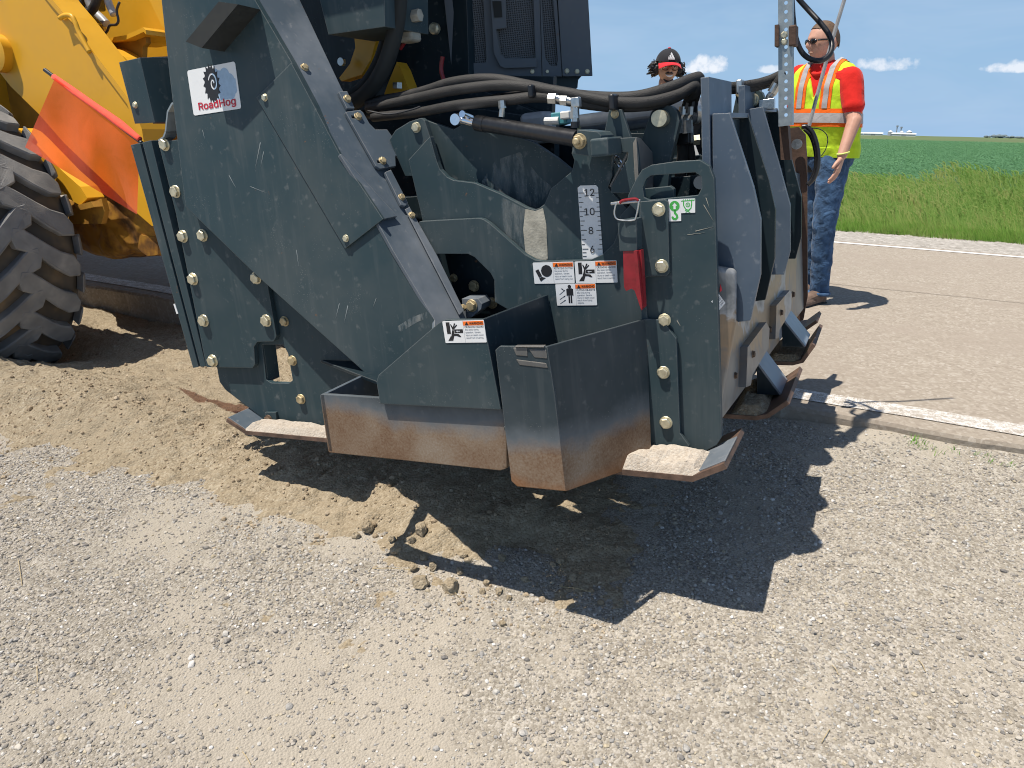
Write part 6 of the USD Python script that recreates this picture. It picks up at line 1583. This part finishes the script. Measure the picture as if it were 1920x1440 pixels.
for an in (anL, anR):
    zf = -1.105; a0 = np.array([an[0], an[1], zf]); toe = a0 + F_ * .19
    hp_('boot', wobble(soft(hulls([[(a0 + [0, 0, .085], .050), (a0 + [0, 0, .04] - F_ * .03, .042)], [(a0 + [0, 0, .07], .048), (toe + [0, 0, .036], .034), (a0 + [0, 0, .036], .036)], [(toe + S_ * .018 + [0, 0, .034], .032), (toe - S_ * .018 + [0, 0, .034], .032), (a0 + [0, 0, .036], .035)]]), .012, 6), .003, 40, 2), 'leather_boot')
    hp_('boot_sole', soft(hulls([[(a0 - F_ * .05 + [0, 0, .012], .012), (a0 - F_ * .05 + S_ * .03 + [0, 0, .012], .012), (a0 - F_ * .05 - S_ * .03 + [0, 0, .012], .012), (toe + S_ * .035 + [0, 0, .012], .012), (toe - S_ * .035 + [0, 0, .012], .012), (toe + F_ * .03 + [0, 0, .012], .012)]]), .02, 2), 'rubber_black')

# --- man with the cap behind the machine
Y1 = 5.9
h0 = J(1252, 125, Y1)
g1_ = np.array([h0[0], h0[1], -1.10])
man2 = thing('person', g1_ + [0, 0, CAMZ], 'smiling man with curly black hair, glasses and a black and red cap behind the hoses', 'person')
hq = lambda name, mesh, mat, parent=None, smooth=True: hp_(name, mesh, mat, parent or man2, smooth, g1_)
U = lambda x, y, z: h0 + np.array([x, y, z])
F2, S2 = np.array([.03, -1.0, 0]), np.array([1.0, .03, 0])
R2 = .112
h2m, s2, f2v, u2 = head_mesh(h0, R2, [.02, -1.0, -.10])
zs = -.36
sk = soft(hulls([[(U(0, .02, -.10), .052), (U(0, .04, -.25), .056)], [(U(0, .04, -.25), .05), (U(-.17, .04, zs), .04)], [(U(0, .04, -.25), .05), (U(.17, .04, zs), .04)], [(U(-.19, .04, zs - .10), .044), (U(-.22, .02, zs - .28), .038)], [(U(-.22, .02, zs - .28), .038), (U(-.20, -.16, zs - .46), .027)], [(U(.19, .04, zs - .10), .044), (U(.22, .02, zs - .28), .038)], [(U(.22, .02, zs - .28), .038), (U(.20, -.16, zs - .46), .027)], [(U(-.17, .04, zs), .04), (U(-.19, .04, zs - .1), .044)], [(U(.17, .04, zs), .04), (U(.19, .04, zs - .1), .044)]]))
b2 = hq('body', [sk, h2m], 'skin_tan')
for q in (-1, 1): hq('hand', hand(U(q * .20, -.16, zs - .46), np.array([0, -.5, -.8]), np.array([-q * .8, 0, 0]), .18, q), 'skin_tan', b2)
tor2 = [[(U(-.12, .04, zs + .01), .075), (U(.12, .04, zs + .01), .075), (U(0, .04, zs + .07), .06)], [(U(-.12, .04, zs), .09), (U(.12, .04, zs), .09), (U(-.10, .04, zs - .3), .11), (U(.10, .04, zs - .3), .11)], [(U(-.10, .04, zs - .3), .11), (U(.10, .04, zs - .3), .11), (U(-.09, .04, zs - .52), .105), (U(.09, .04, zs - .52), .105)], [(U(-.18, .04, zs), .062), (U(-.205, .03, zs - .16), .056)], [(U(.18, .04, zs), .062), (U(.205, .03, zs - .16), .056)]]
hq('shirt', soft(hulls(tor2), .016, 8), 'cap_black')
v2 = hulls([[(c, r + .015) for c, r in b] for b in tor2[:3]]) - m3.Manifold.batch_hull([ball(U(0, .02, zs + .12), .075), ball(U(0, -.1, zs + .10), .085), ball(U(0, -.16, zs - .12), .02)])
for q in (-1, 1): v2 = v2 - m3.Manifold.batch_hull([ball(U(q * .22, .04, zs - .02), .07), ball(U(q * .26, .04, zs - .2), .09)])
v2m = soft(v2, .016, 6); vv2 = hq('safety_vest', v2m, 'vest_lime')
c2 = h0 * [1, 1, 0]
for q in (1, -1):
    a_, b_ = (.055, .12) if q > 0 else (-.12, -.055)
    hq('orange_stripe', band_cut(v2m, (c2 + S2 * a_, S2), (c2 + S2 * b_, -S2), 0, .004), 'vest_orange', vv2)
zz = h0[2] + zs
hq('orange_band', band_cut(v2m, ([0, 0, zz - .36], [0, 0, 1]), ([0, 0, zz - .24], [0, 0, -1]), 2, .006), 'vest_orange', vv2)
hq('silver_band', band_cut(v2m, ([0, 0, zz - .325], [0, 0, 1]), ([0, 0, zz - .275], [0, 0, -1]), 2, .009), 'vest_silver', vv2)
zg = -1.105 - h0[2]
hq('jeans', wobble(soft(hulls([[(U(-.09, .04, zs - .5), .10), (U(.09, .04, zs - .5), .10), (U(-.09, .04, zs - .58), .095), (U(.09, .04, zs - .58), .095)], [(U(-.09, .04, zs - .56), .095), (U(-.10, .03, zs - .95), .068)], [(U(-.10, .03, zs - .95), .068), (U(-.11, .06, zg + .10), .056)], [(U(.09, .04, zs - .56), .095), (U(.10, .03, zs - .95), .068)], [(U(.10, .03, zs - .95), .068), (U(.11, .06, zg + .10), .056)]]), .018, 6), .008, 14, 5), 'denim')
for q in (-1, 1): hq('boot', soft(hulls([[(U(q * .11, .06, zg + .06), .048), (U(q * .12, -.12, zg + .036), .034), (U(q * .11, .08, zg + .036), .036)]]), .014, 4), 'leather_boot')
oq = lambda x, y, z: on_head(h0, R2, s2, f2v, u2, x, y, z)
# cap: crown, visor, small emblem
cr = trimesh.creation.icosphere(subdivisions=4, radius=1.0); v = cr.vertices
fk = (v[:, 2] > .10)[cr.faces].all(1); vv = np.stack([v[:, 0] * .80, v[:, 1] * .95 - .02, np.where(v[:, 2] > 0, v[:, 2] * .88, v[:, 2]) + .20], 1)
to3 = lambda a: h0 + R2 * (a[:, :1] * s2 + a[:, 1:2] * f2v + a[:, 2:] * u2)
cap = hq('cap', trimesh.Trimesh(to3(vv), cr.faces[fk], process=False), 'cap_black', b2)
nv_ = 17; vis = []
for lay in (0, .035):
    for i in range(nv_):
        x = -1 + 2 * i / (nv_ - 1)
        for t in np.linspace(0, 1, 5):
            w = .70 + .02 * t; px_ = x * w; yy = .93 * math.sqrt(max(1 - (x * .86) ** 2, .05)) * .93; y_ = yy + t * .62 * (1 - .35 * x * x); z_ = .30 - .02 * t - .26 * x * x * (.45 + .55 * t) - .10 * t * t - lay
            vis.append([px_, y_, z_])
vis = np.array(vis); nn_ = nv_ * 5; F = []
for i in range(nv_ - 1):
    for j in range(4):
        a_ = i * 5 + j
        for o, fl_ in ((0, 1), (nn_, -1)):
            q_ = [o + a_, o + a_ + 1, o + a_ + 6, o + a_ + 5][::fl_]; F += [[q_[0], q_[1], q_[2]], [q_[0], q_[2], q_[3]]]
    a_ = i * 5 + 4; F += [[a_, a_ + 5, nn_ + a_ + 5], [a_, nn_ + a_ + 5, nn_ + a_]]
hq('cap_visor', trimesh.Trimesh(to3(vis), np.array(F), process=False), 'cap_red', cap, 40)
for nm, mat, pl_ in (('emblem_stripes', 'label_white', [poly((-.20, 0), (-.10, 0), (-.17, .12)), poly((-.07, 0), (.04, 0), (-.08, .24), (-.13, .14)), poly((.07, 0), (.20, 0), (0, .38), (-.06, .28))]), ('emblem_base', 'label_white', [sbox(-.21, -.07, .21, -.02)])):
    g = flatmesh(unary_union(pl_), .02); x = g.vertices; g.vertices = to3(np.stack([x[:, 0], .93 - .35 * (x[:, 1] + .05) + x[:, 2], .52 + x[:, 1] * .92], 1)); hq(nm, g, mat, cap, False)
hq('cap_button', lathe(oq(0, -.02, 1.07), u2, [(.012, 0), (.008, .008)], 8), 'cap_red', cap)
# curly hair at both sides, eyes, glasses, moustache, smile
hr_ = np.random.default_rng(4); cur = []
for i in range(150):
    q = hr_.choice([-1, 1]); b = np.array([q * hr_.uniform(.68, .80), hr_.uniform(-.75, .10), hr_.uniform(-.55, .20)])
    o = np.array([q * hr_.uniform(.12, .42), hr_.uniform(-.1, .15), hr_.uniform(-.16, .10)])
    p_ = [b, b + o * .5 + hr_.normal(0, .07, 3), b + o + hr_.normal(0, .08, 3) + [0, 0, hr_.uniform(-.12, .10)]]
    cur.append(tube([oq(*x) for x in p_], [.007, .006, .003], 5, 4))
for q in (-1, 1):
    e = trimesh.creation.icosphere(subdivisions=3, radius=1.0); ev = e.vertices * [.30, .55, .46] * (1 + .35 * (meshkit.fbm(e.vertices * 3 + q, 3, 5)[:, None] - .4)) + [q * .74, -.30, -.14]; e.vertices = to3(ev); cur.append(e)
props(hq('hair', cur, 'hair_black', b2), kind='stuff')
for q in (-1, 1):
    e = trimesh.creation.icosphere(subdivisions=2, radius=.115 * R2); e.vertices += oq(q * .29, .66, .03); ey = hq('eye', e, 'teeth', b2); e2 = trimesh.creation.icosphere(subdivisions=2, radius=.06 * R2); e2.vertices += oq(q * .29, .735, .02); hq('pupil', e2, 'hair_black', ey)
hq('glasses', [tube([oq(q * .30 + .23 * math.cos(a), .84 - .05 * abs(math.cos(a)), .0 + .19 * math.sin(a)) for a in np.linspace(0, 6.283, 20)], .0035, 6, 1, False) for q in (-1, 1)] + [tube([oq(-.08, .86, .04), oq(0, .90, .06), oq(.08, .86, .04)], .003, 5), tube([oq(.53, .76, .04), oq(.72, .1, .04)], .003, 5, smooth=False), tube([oq(-.53, .76, .04), oq(-.72, .1, .04)], .003, 5, smooth=False)], 'hair_brown', b2)
hq('moustache', tube([oq(-.24, .69, -.38), oq(-.1, .82, -.33), oq(0, .84, -.34), oq(.1, .82, -.33), oq(.24, .69, -.38)], [.003, .007, .005, .007, .003], 7), 'hair_black', b2)
hq('smile', tube([oq(-.22, .70, -.46), oq(-.1, .79, -.51), oq(0, .81, -.525), oq(.1, .79, -.51), oq(.22, .70, -.46)], [.002, .007, .008, .007, .002], 8), 'teeth', b2)
hq('beard', tube([oq(-.30, .52, -.72), oq(-.1, .68, -.86), oq(.1, .68, -.86), oq(.30, .52, -.72)], [.004, .010, .010, .004], 7), 'hair_black', b2)
